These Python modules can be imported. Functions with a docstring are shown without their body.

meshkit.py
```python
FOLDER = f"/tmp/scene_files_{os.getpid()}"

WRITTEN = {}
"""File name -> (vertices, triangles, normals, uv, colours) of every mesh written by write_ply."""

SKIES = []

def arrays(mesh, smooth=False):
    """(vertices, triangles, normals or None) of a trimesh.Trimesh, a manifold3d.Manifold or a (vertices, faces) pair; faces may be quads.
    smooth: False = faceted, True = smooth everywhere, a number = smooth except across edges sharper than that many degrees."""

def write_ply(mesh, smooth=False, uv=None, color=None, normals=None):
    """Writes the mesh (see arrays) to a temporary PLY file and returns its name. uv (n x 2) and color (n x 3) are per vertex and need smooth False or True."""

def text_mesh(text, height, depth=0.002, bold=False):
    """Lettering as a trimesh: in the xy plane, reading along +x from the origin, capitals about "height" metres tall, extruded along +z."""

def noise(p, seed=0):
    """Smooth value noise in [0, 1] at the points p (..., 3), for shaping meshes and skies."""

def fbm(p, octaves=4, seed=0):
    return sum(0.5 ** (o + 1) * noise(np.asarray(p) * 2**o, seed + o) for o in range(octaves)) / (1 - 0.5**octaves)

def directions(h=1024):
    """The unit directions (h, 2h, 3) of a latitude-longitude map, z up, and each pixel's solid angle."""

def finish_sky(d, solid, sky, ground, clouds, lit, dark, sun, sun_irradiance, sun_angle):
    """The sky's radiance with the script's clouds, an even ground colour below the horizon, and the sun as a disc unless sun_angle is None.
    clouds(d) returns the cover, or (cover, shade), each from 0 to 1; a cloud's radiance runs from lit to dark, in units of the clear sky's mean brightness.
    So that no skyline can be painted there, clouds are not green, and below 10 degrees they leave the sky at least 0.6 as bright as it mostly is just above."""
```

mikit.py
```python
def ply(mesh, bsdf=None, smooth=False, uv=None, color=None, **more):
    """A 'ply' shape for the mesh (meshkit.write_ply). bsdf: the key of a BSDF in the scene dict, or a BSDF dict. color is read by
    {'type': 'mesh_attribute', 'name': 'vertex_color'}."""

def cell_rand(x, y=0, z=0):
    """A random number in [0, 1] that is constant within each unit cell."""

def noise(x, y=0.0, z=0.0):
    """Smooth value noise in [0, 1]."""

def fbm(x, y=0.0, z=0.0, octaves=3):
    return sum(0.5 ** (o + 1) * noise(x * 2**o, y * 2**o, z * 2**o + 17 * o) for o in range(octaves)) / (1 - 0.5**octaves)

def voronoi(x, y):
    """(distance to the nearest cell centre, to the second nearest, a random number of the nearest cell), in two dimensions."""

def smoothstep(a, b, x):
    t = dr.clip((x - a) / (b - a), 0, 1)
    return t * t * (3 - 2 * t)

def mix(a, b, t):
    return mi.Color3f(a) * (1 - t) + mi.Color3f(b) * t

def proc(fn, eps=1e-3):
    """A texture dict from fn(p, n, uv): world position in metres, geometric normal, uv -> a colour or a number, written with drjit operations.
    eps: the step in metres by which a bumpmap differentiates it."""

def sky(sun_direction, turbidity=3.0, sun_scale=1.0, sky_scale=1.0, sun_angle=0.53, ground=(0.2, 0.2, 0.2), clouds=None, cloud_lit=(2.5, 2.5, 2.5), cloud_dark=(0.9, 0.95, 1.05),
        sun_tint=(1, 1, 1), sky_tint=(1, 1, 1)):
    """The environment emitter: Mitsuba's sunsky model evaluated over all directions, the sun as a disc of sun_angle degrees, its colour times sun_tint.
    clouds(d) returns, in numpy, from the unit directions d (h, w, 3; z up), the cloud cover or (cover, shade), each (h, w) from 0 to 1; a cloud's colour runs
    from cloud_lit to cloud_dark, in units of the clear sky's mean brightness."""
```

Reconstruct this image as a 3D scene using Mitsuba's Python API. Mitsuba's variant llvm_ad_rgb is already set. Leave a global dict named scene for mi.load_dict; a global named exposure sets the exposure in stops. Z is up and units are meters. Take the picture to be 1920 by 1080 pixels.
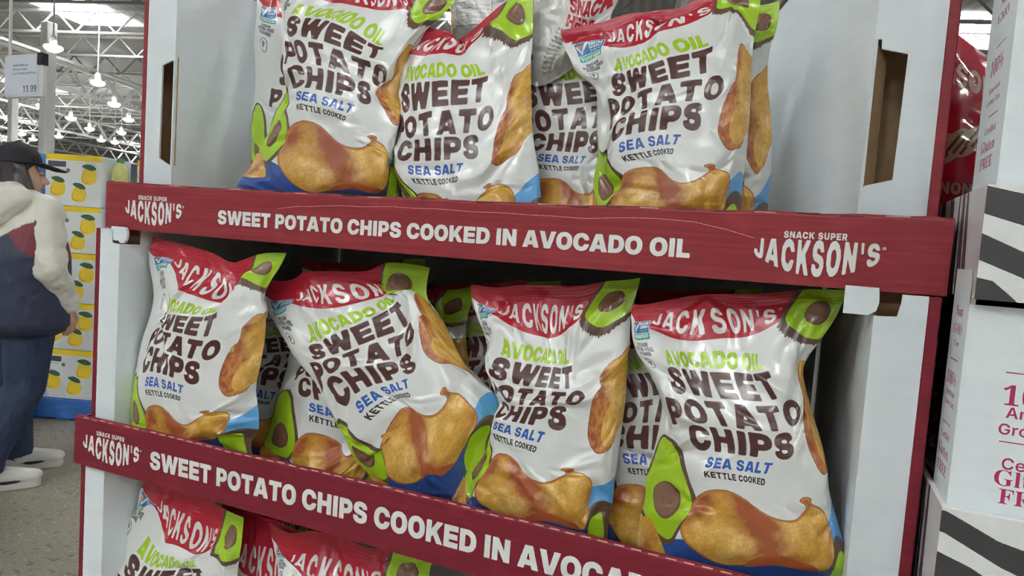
import json, math, random
import numpy as np, shapely, trimesh, manifold3d as m3
from shapely import geometry as sg, affinity
from scipy.interpolate import RBFInterpolator
import drjit as dr
import mitsuba as mi
import meshkit, mikit

T = mi.ScalarTransform4f
scene, labels = {}, {}

# ---------------------------------------------------------------- camera, lights, exposure
EYE, FWD, UP = np.array([1.07195, -.77907, 1.35990]), np.array([-.39094493, .91782827, -.06894438]), np.array([-.09078476, .03608817, .99521644])
scene['camera'] = {'type': 'perspective', 'fov_axis': 'x', 'fov': math.degrees(2 * math.atan(960 / 1282.764)), 'near_clip': .02, 'far_clip': 300.0,
                   'to_world': T().look_at(origin=EYE.tolist(), target=(EYE + FWD).tolist(), up=UP.tolist())}
exposure = 0.42
SKYLIGHT = 12.0            # radiance of the skylight panels
LAMP = 110.0                 # radiance of the high-bay lamps
ROOF = 7.2
WA = math.radians(15)      # the building's axes against the display's
E1, E2 = np.array([math.cos(WA), math.sin(WA), 0]), np.array([-math.sin(WA), math.cos(WA), 0])

# ---------------------------------------------------------------- helpers
def put(key, v, f, bsdf, n=None, uv=None, col=None, **more):
    path = meshkit.write_ply((np.asarray(v, float), np.asarray(f, int)), False, uv, col, normals=n)
    scene[key] = {'type': 'ply', 'filename': path, 'face_normals': n is None, 'bsdf': {'type': 'ref', 'id': bsdf}, **more}

def add(key, mesh, bsdf, smooth=False, **more):
    scene[key] = mikit.ply(mesh, bsdf, smooth=smooth, **more)
    return key

def tag(key, label, cat=None, group=None, kind=None):
    labels[key] = {'label': label}
    if cat: labels[key]['category'] = cat
    if group: labels[key]['group'] = group
    if kind: labels[key]['kind'] = kind

COUNT = {}
def numbered(name):
    k = COUNT.get(name, 0); COUNT[name] = k + 1
    return name if k == 0 else f'{name}_{k:03d}'

def cat(*meshes):
    return trimesh.util.concatenate([m for m in meshes])

def box(x0, x1, y0, y1, z0, z1, c=0.0):
    """A box, its edges chamfered by c."""
    if c <= 0:
        return trimesh.creation.box(bounds=[[x0, y0, z0], [x1, y1, z1]])
    p = []
    for sx in (0, 1):
        for sy in (0, 1):
            for sz in (0, 1):
                X, Y, Z = (x0, x1)[sx], (y0, y1)[sy], (z0, z1)[sz]
                dx, dy, dz = (c, -c)[sx], (c, -c)[sy], (c, -c)[sz]
                p += [(X, Y + dy, Z + dz), (X + dx, Y, Z + dz), (X + dx, Y + dy, Z)]
    return trimesh.convex.convex_hull(np.array(p))

def extrude(poly, depth):
    gs = [g for g in getattr(poly, 'geoms', [poly]) if g.area > 0]
    return cat(*[trimesh.creation.extrude_polygon(g, depth, engine='earcut') for g in gs])

def frame(mesh, o, ex, ey, ez):
    """The mesh's x, y, z laid along three directions from o."""
    m = mesh.copy()
    v = np.array(m.vertices)
    m.vertices = np.asarray(o) + v[:, :1] * np.asarray(ex) + v[:, 1:2] * np.asarray(ey) + v[:, 2:] * np.asarray(ez)
    if np.dot(np.cross(ex, ey), ez) < 0:
        m.invert()
    return m

def wallpanel(poly, y, depth):
    """An outline in x and z (metres) as an upright sheet whose front is at y."""
    return frame(extrude(poly, depth), (0, y + depth, 0), (1, 0, 0), (0, 0, 1), (0, -1, 0))

def bar(a, b, w, h=None):
    a, b = np.asarray(a, float), np.asarray(b, float)
    d = b - a; L = np.linalg.norm(d); d /= L
    up = np.array([0, 0, 1.0]) if abs(d[2]) < .9 else np.array([1.0, 0, 0])
    s = np.cross(d, up); s /= np.linalg.norm(s)
    return frame(trimesh.creation.box(extents=[L, w, h or w]), (a + b) / 2, d, s, np.cross(d, s))

LAMPS = [(-19.2, 12.23), (-22.64, 16.02), (-26.35, 19.4), (-29.89, 22.78), (-36.3, 25.3), (-41.0, 29.37), (-33.36, 22.26), (-43.04, 27.99), (-31.11, 19.44), (-38.25, 22.26), (-45.18, 27.04), (-47.52, 29.2), (-40.91, 30.23), (-35.32, 26.5)]
LAMP_LABELS = ['largest high-bay lamp, hanging in front of the white column'] + ['second largest high-bay lamp, halfway between the column and the red display edge', 'third largest high-bay lamp, lower and right of the second largest', 'small high-bay lamp nearest the red display edge'] + ['small bright high-bay lamp far back under the warehouse roof'] * 10
COLUMNS = [(-21.72, 13.70, .33, 'white column rising behind the woman and the price sign'), (-35.1, 20.57, .33, 'far thin white column at the left edge')]
SIGN_O, SIGN_X, SIGN_W, SIGN_H = (-2.835 - .29, 1.65, 1.972), (1, 0, 0), .29, .208

# ---------------------------------------------------------------- materials
N, FB, SS, MX = mikit.noise, mikit.fbm, mikit.smoothstep, mikit.mix
def pr(color, rough=.5, spec=.5, **k):
    c = mikit.proc(color) if callable(color) else {'type': 'rgb', 'value': list(color)} if isinstance(color, (tuple, list)) else color
    return {'type': 'twosided', 'b': {'type': 'principled', 'base_color': c, 'roughness': rough, 'specular': spec, **k}}
def bumped(b, fn, h, eps=1e-3):
    return {'type': 'twosided', 'b': {'type': 'bumpmap', 'tex': mikit.proc(lambda p, n, uv: fn(p, n, uv) * h, eps), 'b': b['b'], 'scale': 1.0}}
VC = {'type': 'mesh_attribute', 'name': 'vertex_color'}
scene['film'] = pr(VC, .25, .42)
def chip_colour(p, n, uv):
    x, y = uv.x, uv.y                                    # across and down the bag, 0 to 1
    g = FB(x * 60, y * 86, 0.0, octaves=4)
    m = FB(x * 9 + 3, y * 13, 1.0, octaves=3)
    c = MX((.50, .27, .042), (.74, .49, .15), SS(.3, .75, m)) * (.78 + .44 * FB(x * 150, y * 190, 3.0, octaves=2))
    c = MX(c, (.44, .20, .035), SS(.50, .85, g) * .40)
    def blob(cx, cy, rx, ry, a):
        ca, sa = math.cos(a), math.sin(a)
        dx, dy = (x - cx), (y - cy) * 1.44
        return dr.exp(-dr.square((dx * ca + dy * sa) / rx) - dr.square((-dx * sa + dy * ca) / ry))
    red = 1.4 * blob(.47, .76, .068, .20, -.45) + 1.1 * blob(.24, .715, .045, .12, .35) + .8 * blob(.715, .655, .03, .05, 0) + .55 * blob(.56, .89, .16, .03, 0) + .9 * blob(.86, .33, .03, .14, .3) + .9 * blob(.84, .42, .05, .05, .6) + .7 * blob(.03, .86, .03, .10, .3) + .5 * blob(.845, .80, .03, .10, .2)
    red = dr.clip(red * (.45 + 1.4 * FB(x * 26, y * 36, 5.0, octaves=3)), 0, 1)
    return MX(c, (.23, .045, .020), red * .92)
scene['chip_print'] = pr(chip_colour, .32, .5)
def chip_red_colour(p, n, uv):
    g = FB(uv.x * 70, uv.y * 60, 2.0, octaves=3)
    return MX((.46, .20, .050), (.22, .050, .022), SS(.25, .75, g) * .6 + .4 * SS(.86, .76, uv.x))
scene['chip_red_print'] = pr(chip_red_colour, .32, .5)
def red_tone(a, b):
    def fn(p, n, uv):
        s = FB(p.x * 9, p.z * 420, p.y * 9, octaves=3)
        w = FB(p.x * 30, p.z * 40, 2.0, octaves=3)
        return MX(a, b, dr.clip(.6 * SS(.35, .75, s) + .5 * SS(.5, .8, w), 0, 1))
    return fn
def fine(p, n, uv):
    return .6 * N(p.x * 14, p.z * 300, p.y * 14) + .4 * N(p.x * 120, p.z * 160, p.y * 120)
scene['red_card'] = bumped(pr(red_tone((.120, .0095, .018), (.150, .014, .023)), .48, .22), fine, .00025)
scene['red_card_faded'] = bumped(pr(red_tone((.165, .018, .023), (.205, .027, .032)), .48, .22), fine, .00025)  # paler, less saturated red used on the top tier
def white_tone(p, n, uv):
    s = FB(p.x * 10 + p.y * 7, p.z * 160, p.y * 11, octaves=3)
    w = FB(p.x * 4, p.z * 4, p.y * 4, octaves=3)
    return MX((.64, .70, .735), (.72, .775, .80), dr.clip(.6 * s + .4 * w, 0, 1))
scene['white_card'] = bumped(pr(white_tone, .6, .4), fine, .0003)
scene['white_edge'] = pr((.72, .70, .66), .7, .3)
def kraft_tone(p, n, uv):
    return MX((.27, .175, .095), (.37, .25, .145), FB(p.x * 60, p.z * 90, p.y * 60, octaves=3))
scene['kraft'] = pr(kraft_tone, .75, .3)
scene['ink_white'] = pr((.70, .74, .72), .5, .4)
scene['print'] = pr(VC, .45, .45)
scene['cut_edge'] = pr((.55, .30, .28), .7, .3)
scene['cut_dark'] = pr((.05, .02, .02), .7, .3)
scene['red_foil'] = pr(VC, .16, .8, clearcoat=.6, clearcoat_gloss=.9)
def concrete(p, n, uv):
    a = FB(p.x * 1.3, p.y * 1.3, 0.0, octaves=4)
    s = N(p.x * 130, p.y * 130, 3.0)
    k = N(p.x * 60, p.y * 60, 7.0)
    c = MX((.120, .108, .080), (.205, .188, .145), a)
    c = MX(c, (.34, .32, .27), SS(.80, .92, s) * .6)
    return MX(c, (.05, .045, .036), SS(.78, .92, k) * .6)
scene['concrete'] = pr(concrete, .42, .45)
scene['deck'] = pr(lambda p, n, uv: MX((.30, .30, .29), (.40, .40, .38), .5 + .5 * dr.sin((p.x * E1[0] + p.y * E1[1]) * 2 * math.pi / .3)), .7, .3)
scene['steel'] = pr((.62, .62, .60), .5, .4)
scene['steel_dark'] = pr((.22, .22, .215), .6, .4)
scene['wall_paint'] = pr(lambda p, n, uv: MX((.42, .42, .41), (.52, .52, .51), FB(p.x * .4, p.y * .4, p.z * .8)), .8, .3)
scene['column_paint'] = pr((.74, .76, .74), .5, .4)
scene['matte'] = pr(VC, .6, .35)
scene['gloss'] = pr(VC, .25, .5)
def cloth(p, n, uv):
    return FB(p.x * 28, p.y * 28, p.z * 20, octaves=3)
scene['jacket'] = bumped(pr(VC, .6, .35), cloth, .012, .004)
def denim(p, n, uv):
    return MX((.011, .017, .038), (.025, .037, .072), FB(p.x * 22, p.y * 22, p.z * 10, octaves=4))
scene['denim'] = bumped(pr(denim, .8, .3), cloth, .012, .004)
scene['hair'] = pr(lambda p, n, uv: MX((.012, .009, .010), (.045, .035, .035), N(p.x * 160, p.y * 160, p.z * 6)), .42, .5)
scene['skin'] = pr((.50, .30, .21), .5, .4)
scene['cap_cloth'] = pr((.016, .016, .019), .8, .3)
scene['juice'] = pr((.62, .60, .22), .15, .5)

GLYPH_JSON = (
    '{"b":{"A":[1052,[[[0,3,333,1000,711,1003,1048,0,735,0,687,165,357,165,306,0],[423,386,625,384,526,733,516,719]]]],"B":[893,[[[55,1000,539,1000,598,993,674,973,725,948,790,893,825,835,835,801,838,722,828,674,811,636,770,584,675,529,729,512,790,474,838,416,866,340,869,254,856,189,821,124,763,65,694,27,570,0,55,0],[326,214,494,210,537,224,566,249,584,292,584,327,570,362,531,398,492,409,328,408],[326,609,477,605,524,623,549,651,560,684,560,715,546,751,524,773,478,790,328,790]]]],"C":[1003,[[[27,447,27,550,41,649,65,729,100,797,144,859,220,928,299,973,368,997,467,1014,560,1014,632,1003,729,973,811,924,863,880,918,808,962,708,976,622,698,622,669,696,627,742,564,770,492,773,446,763,400,738,362,700,337,657,309,539,316,405,334,346,358,301,386,269,429,241,492,223,543,223,589,234,627,255,659,287,698,375,976,375,973,330,942,234,907,172,866,120,770,45,649,-3,560,-17,412,-10,316,17,216,72,148,134,86,223,48,320]]]],"D":[979,[[[55,1000,491,1000,588,986,680,955,739,924,842,835,890,766,931,667,948,584,952,450,938,357,914,282,869,199,780,103,684,45,557,7,495,0,55,0],[333,234,467,230,533,244,604,286,646,350,670,457,663,592,649,640,618,696,589,724,547,749,460,770,334,767]]]],"E":[869,[[[55,1000,832,1000,832,763,333,759,336,612,794,612,794,385,336,385,333,241,832,237,832,0,55,0]]]],"G":[1017,[[[27,447,27,550,41,649,65,729,100,797,144,859,206,918,258,952,344,990,436,1010,560,1014,649,1000,732,973,818,924,880,869,928,804,962,722,973,653,687,653,669,706,627,748,574,770,498,773,439,759,397,734,362,699,330,640,313,570,309,458,337,339,365,294,397,262,443,237,502,223,584,227,647,251,687,287,708,340,704,357,526,357,526,557,979,557,976,337,962,275,928,192,890,137,832,79,780,45,684,3,564,-17,436,-14,323,14,220,69,144,137,96,206,52,309]]]],"H":[1000,[[[55,1000,333,1000,335,626,663,625,667,1000,945,1000,945,0,667,0,665,388,337,388,333,0,55,0]]]],"I":[601,[[[34,220,162,224,161,777,34,780,34,1000,567,1000,567,780,440,776,440,223,567,220,567,0,34,0]]]],"J":[808,[[[31,399,289,399,289,292,310,242,332,224,364,213,399,213,442,231,457,246,474,293,474,1000,753,1000,753,268,729,165,701,113,646,55,557,7,433,-17,285,-10,213,10,165,34,93,100,52,175,31,275]]]],"K":[1003,[[[55,0,55,1000,333,1000,337,587,660,1000,983,1000,637,570,1000,0,680,0,454,376,334,231,333,0]]]],"L":[790,[[[55,1000,333,1000,334,240,766,237,766,0,55,0]]]],"M":[1271,[[[55,1000,474,1000,638,415,797,997,1220,1000,1220,0,945,0,948,678,749,0,522,3,327,661,330,0,55,0],[320,671,330,666,324,675]]]],"N":[1017,[[[55,1000,340,1000,581,615,683,435,684,1000,962,1000,962,0,677,0,338,554,333,0,55,0]]]],"O":[1027,[[[27,447,27,550,41,649,65,729,100,797,144,859,220,928,292,969,395,1003,467,1014,591,1010,660,997,763,955,842,900,914,818,959,735,986,649,1000,550,997,409,979,320,942,223,880,134,811,72,735,27,632,-7,560,-17,467,-17,395,-7,292,27,203,82,134,151,76,244,41,347],[309,458,337,339,372,283,404,255,489,223,560,227,613,248,676,311,704,377,715,426,715,570,694,650,676,685,634,735,560,770,488,773,414,749,372,713,330,640,313,570]]]],"P":[893,[[[55,1000,526,1000,625,983,715,945,766,907,821,842,859,753,869,687,859,550,825,467,766,395,674,337,598,313,526,302,334,301,333,0,55,0],[333,537,484,533,552,557,580,586,598,632,594,687,580,717,552,745,502,766,335,769]]]],"R":[918,[[[55,1000,560,997,674,966,746,924,790,883,821,842,859,753,869,687,866,588,845,515,808,450,720,371,900,0,612,0,460,311,337,313,333,0,55,0],[333,533,484,529,555,558,587,597,598,633,594,688,573,727,544,752,485,773,335,772]]]],"S":[942,[[[41,330,306,330,324,267,355,235,387,217,447,203,502,203,561,217,604,245,622,278,618,314,582,350,509,378,340,409,247,436,165,481,103,543,79,584,62,639,62,753,100,849,172,928,220,959,302,993,385,1010,515,1014,612,1000,677,979,756,935,818,873,863,780,873,680,622,680,604,733,579,762,551,780,498,794,404,783,376,769,348,741,340,718,351,672,391,643,698,570,790,526,852,467,880,419,893,371,893,247,876,186,852,137,780,62,687,14,564,-14,419,-17,265,10,158,65,103,120,55,216]]]],"T":[904,[[[27,763,27,1000,876,1000,876,763,591,760,591,-3,313,-'
    '3,312,761]]]],"U":[973,[[[55,1000,326,1000,330,337,344,297,387,248,432,224,508,216,551,227,586,248,628,298,646,354,646,1000,918,1000,914,292,876,175,838,120,784,69,708,24,612,-7,533,-17,402,-14,320,3,230,41,175,79,120,137,76,220,55,316]]]],"V":[1031,[[[0,1000,309,1000,522,280,725,997,1031,1000,708,0,333,0]]]],"W":[1426,[[[0,1000,306,997,426,381,434,374,577,1000,849,1000,993,370,1120,1000,1426,1000,1162,0,852,0,713,574,574,0,265,0]]]],"X":[1017,[[[0,3,357,509,41,1000,354,1000,511,745,670,1000,976,1000,667,516,1017,0,691,0,508,290,316,0]]]],"Y":[1003,[[[371,341,0,1000,320,1000,508,635,687,1000,1003,1000,643,341,643,0,371,0]]]],"F":[832,[[[55,1000,808,1000,808,763,334,761,336,588,780,588,780,361,335,360,333,0,55,0]]]],"\'":[392,[[[79,1000,316,1000,292,591,100,591]]]],"%":[1399,[[[808,210,811,326,842,412,869,450,918,491,990,522,1093,529,1134,522,1199,495,1241,464,1275,423,1309,344,1316,210,1296,127,1268,79,1234,41,1206,21,1134,-10,1093,-17,1007,-14,942,7,907,27,842,100,818,155],[986,221,1004,167,1037,141,1076,138,1119,166,1137,220,1137,292,1127,334,1105,363,1076,378,1048,378,1008,353,986,292]],[[272,3,948,990,955,997,1127,997,447,7,440,0]],[[82,698,86,811,120,904,168,959,251,1003,302,1014,368,1014,454,990,529,931,577,842,588,787,588,698,570,622,543,570,502,526,419,481,368,471,302,471,241,485,186,512,137,557,107,605],[261,709,276,658,312,629,348,626,391,654,409,708,409,780,391,833,373,851,323,862,279,834,261,780]]]],".":[368,[[[45,103,48,165,65,203,107,244,162,265,223,261,261,244,302,203,323,148,320,86,302,48,261,7,206,-14,144,-10,107,7,65,48]]]],"0":[887,[[[24,443,24,557,34,649,76,790,137,890,210,955,268,986,347,1010,402,1017,519,1014,615,990,670,962,722,921,777,859,814,790,849,684,866,557,866,443,849,316,818,216,770,131,704,62,639,21,522,-14,402,-17,306,0,210,45,134,113,72,216,41,316],[289,447,306,329,334,263,355,235,408,203,463,199,513,217,539,238,574,298,591,361,601,447,601,553,591,639,570,709,535,765,507,786,464,801,408,797,373,779,334,737,309,681,296,619]]]],"1":[887,[[[113,0,113,216,347,221,347,748,329,745,124,622,124,852,364,1000,615,1000,615,220,808,216,808,0]]]],"2":[887,[[[55,639,72,773,113,863,196,948,275,990,402,1017,522,1014,639,983,725,931,794,849,821,777,828,663,808,577,739,471,643,378,453,220,832,216,832,0,65,0,65,196,500,547,549,603,563,631,570,700,553,747,528,776,485,797,427,801,370,780,338,747,316,702,309,639]]]],"3":[887,[[[27,344,289,344,292,302,314,252,359,210,409,192,471,196,514,217,549,256,567,309,567,347,553,387,521,422,486,440,456,447,275,447,275,598,464,778,76,780,76,1000,787,1000,787,790,559,585,567,577,656,567,732,533,777,495,818,430,838,344,832,241,794,148,739,82,643,21,515,-14,388,-17,261,7,151,69,82,144,38,247]]]],"4":[887,[[[14,406,419,1000,691,1000,291,402,501,400,502,622,759,622,760,401,876,399,876,192,760,190,759,-3,502,-3,499,192,14,192]]]],"5":[887,[[[41,323,299,323,309,267,327,238,366,207,420,189,478,193,531,221,563,263,577,313,570,389,546,435,510,467,461,484,416,484,360,467,327,442,306,402,55,402,82,1000,777,1000,777,784,329,783,316,653,321,624,375,660,433,677,526,680,594,667,701,612,777,536,811,478,832,416,838,374,835,278,814,203,790,155,715,69,629,17,515,-14,392,-17,261,10,168,62,100,134,58,216]]]],"6":[887,[[[45,299,55,436,93,536,141,622,392,997,691,1000,461,653,577,649,663,625,732,584,797,509,835,399,838,299,818,206,759,110,670,38,564,-3,491,-14,406,-14,306,3,210,45,137,100,72,192],[302,313,320,260,359,217,405,196,460,192,513,210,556,249,577,295,581,354,563,407,524,449,478,471,423,474,370,456,327,418,306,371]]]],"7":[887,[[[72,1000,814,1000,814,780,419,0,141,3,529,770,72,773]]]],"8":[887,[[[27,241,34,337,72,412,134,467,182,491,268,517,189,543,141,570,103,605,72,656,58,711,62,790,89,863,131,914,192,959,285,997,392,1014,491,1014,570,1003,660,976,722,942,777,890,808,838,821,794,825,711,811,656,780,605,742,570,694,543,615,517,701,491,759,460,811,412,838,368,856,299,849,203,818,134,780,89,725,48,670,21,591,-3,491,-17,388,-17,306,-7,196,27,107,86,55,151],[309,272,324,232,363,190,402,172,460,168'
    ',513,186,552,221,570,258,574,309,556,356,521,391,478,409,419,412,363,391,334,366,313,324],[323,698,338,658,369,626,419,608,460,608,513,626,539,648,557,683,560,732,546,771,514,803,461,821,423,821,370,804,345,782,327,746]]]],"9":[887,[[[45,629,45,701,58,773,89,842,131,897,172,935,241,976,323,1003,392,1014,478,1014,577,997,625,979,704,935,770,873,794,838,828,759,838,701,828,564,770,423,485,-3,196,-3,196,7,423,344,289,351,213,375,165,402,113,450,82,495,58,553],[302,643,324,586,369,540,423,522,464,522,513,540,556,579,577,625,581,687,566,734,524,783,478,804,422,807,377,793,331,754,306,705]]]],"/":[546,[[[-3,-148,316,1041,320,1048,546,1048,227,-151]]]],"-":[887,[[[210,484,677,485,677,282,210,282]]]]},"m":{"a":[790,[[[52,179,52,244,62,292,86,337,124,375,172,402,247,426,478,457,514,475,526,502,519,554,497,590,458,615,416,625,347,622,287,597,258,572,237,533,72,564,113,646,155,687,189,711,271,746,351,759,430,759,512,746,567,725,612,698,653,656,684,601,698,536,698,3,533,3,529,104,467,34,412,3,340,-14,268,-14,213,-3,148,24,96,69,69,113],[220,200,235,163,292,124,374,117,448,141,494,180,515,216,526,251,525,353,319,316,260,292,227,255]]]],"b":[856,[[[93,1000,268,1000,270,629,313,687,361,729,430,756,522,759,605,739,649,715,711,660,742,615,780,526,794,457,797,327,790,268,770,189,742,131,711,86,639,24,574,-3,522,-14,416,-7,337,34,269,117,265,0,93,0],[265,337,289,233,313,191,349,156,381,138,427,127,481,131,524,149,552,170,584,212,608,271,619,323,618,426,608,478,583,538,541,587,482,615,426,619,359,597,310,552,285,506,268,440]]]],"c":[797,[[[58,330,65,467,86,543,110,594,172,674,216,708,278,739,371,759,464,759,564,735,622,704,674,660,704,619,732,560,735,522,577,491,546,558,503,597,440,619,374,615,321,590,286,555,248,475,237,422,237,323,248,271,286,191,339,145,402,127,479,138,517,159,545,187,567,222,577,261,742,227,725,168,687,103,639,55,560,10,485,-10,378,-14,302,0,223,34,141,107,110,151,76,234]]]],"d":[856,[[[58,326,58,419,76,526,113,615,179,694,223,725,282,749,337,759,426,756,471,742,515,715,589,629,591,1000,766,1000,766,0,591,0,587,117,515,31,454,-3,402,-14,337,-14,244,10,179,52,113,131,72,234],[237,324,248,271,272,212,332,148,378,131,429,127,475,138,521,166,570,240,591,324,588,450,570,510,539,562,503,594,453,615,374,615,324,594,283,552,251,489,237,422]]]],"e":[814,[[[58,330,65,471,100,577,144,646,186,687,289,746,375,763,450,763,553,739,622,701,677,649,701,615,739,529,756,430,756,326,230,324,237,267,269,198,311,155,364,131,450,124,513,141,559,177,584,220,742,189,718,124,663,62,625,34,557,3,467,-14,385,-14,292,3,223,34,186,62,113,144,79,220],[244,510,237,447,580,447,584,467,556,548,521,590,458,622,389,625,329,608,279,569]]]],"f":[536,[[[14,612,14,749,150,751,151,852,162,904,182,948,230,1000,282,1027,351,1045,426,1045,519,1024,485,890,439,900,370,893,341,868,327,828,329,750,488,749,488,612,327,609,326,-3,151,-3,151,608]]]],"g":[859,[[[58,333,62,460,89,567,148,663,213,718,313,756,430,756,481,739,519,715,591,629,595,749,766,749,766,-38,749,-117,711,-182,656,-234,598,-265,533,-285,460,-296,368,-296,296,-285,223,-261,165,-227,117,-179,89,-120,227,-69,237,-69,280,-123,361,-158,468,-158,542,-126,577,-88,591,-48,594,134,578,133,529,65,457,24,405,14,333,14,247,34,168,82,113,148,79,220],[237,334,265,239,321,176,374,155,439,151,510,176,563,232,594,337,591,447,559,538,521,583,468,611,399,619,332,597,293,566,258,509,237,429]]]],"h":[845,[[[93,1000,265,1000,267,625,309,684,347,718,399,746,460,759,526,759,608,739,660,708,704,660,739,584,753,485,749,-3,574,-3,570,499,553,545,510,590,468,608,406,612,356,598,328,580,293,541,272,485,268,-3,93,-3]]]],"i":[361,[[[79,935,82,983,100,1014,124,1034,162,1048,199,1048,237,1034,261,1014,282,969,282,935,268,900,237,869,199,856,162,856,124,869,93,900]],[[93,749,268,749,268,0,93,0]]]],"j":[361,[[[79,935,82,983,100,1014,124,1034,162,1048,199,1048,237,1034,261,1014,282,969,282,935,268,900,237,869,199,856,162,856,124,869,93,900]],[[-27,-141,53,-130,82,-101,93,-65,93,749,271,749,271,-55,254,-151,230,-196,192,-234,151,-258,76,-278,-'
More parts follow.
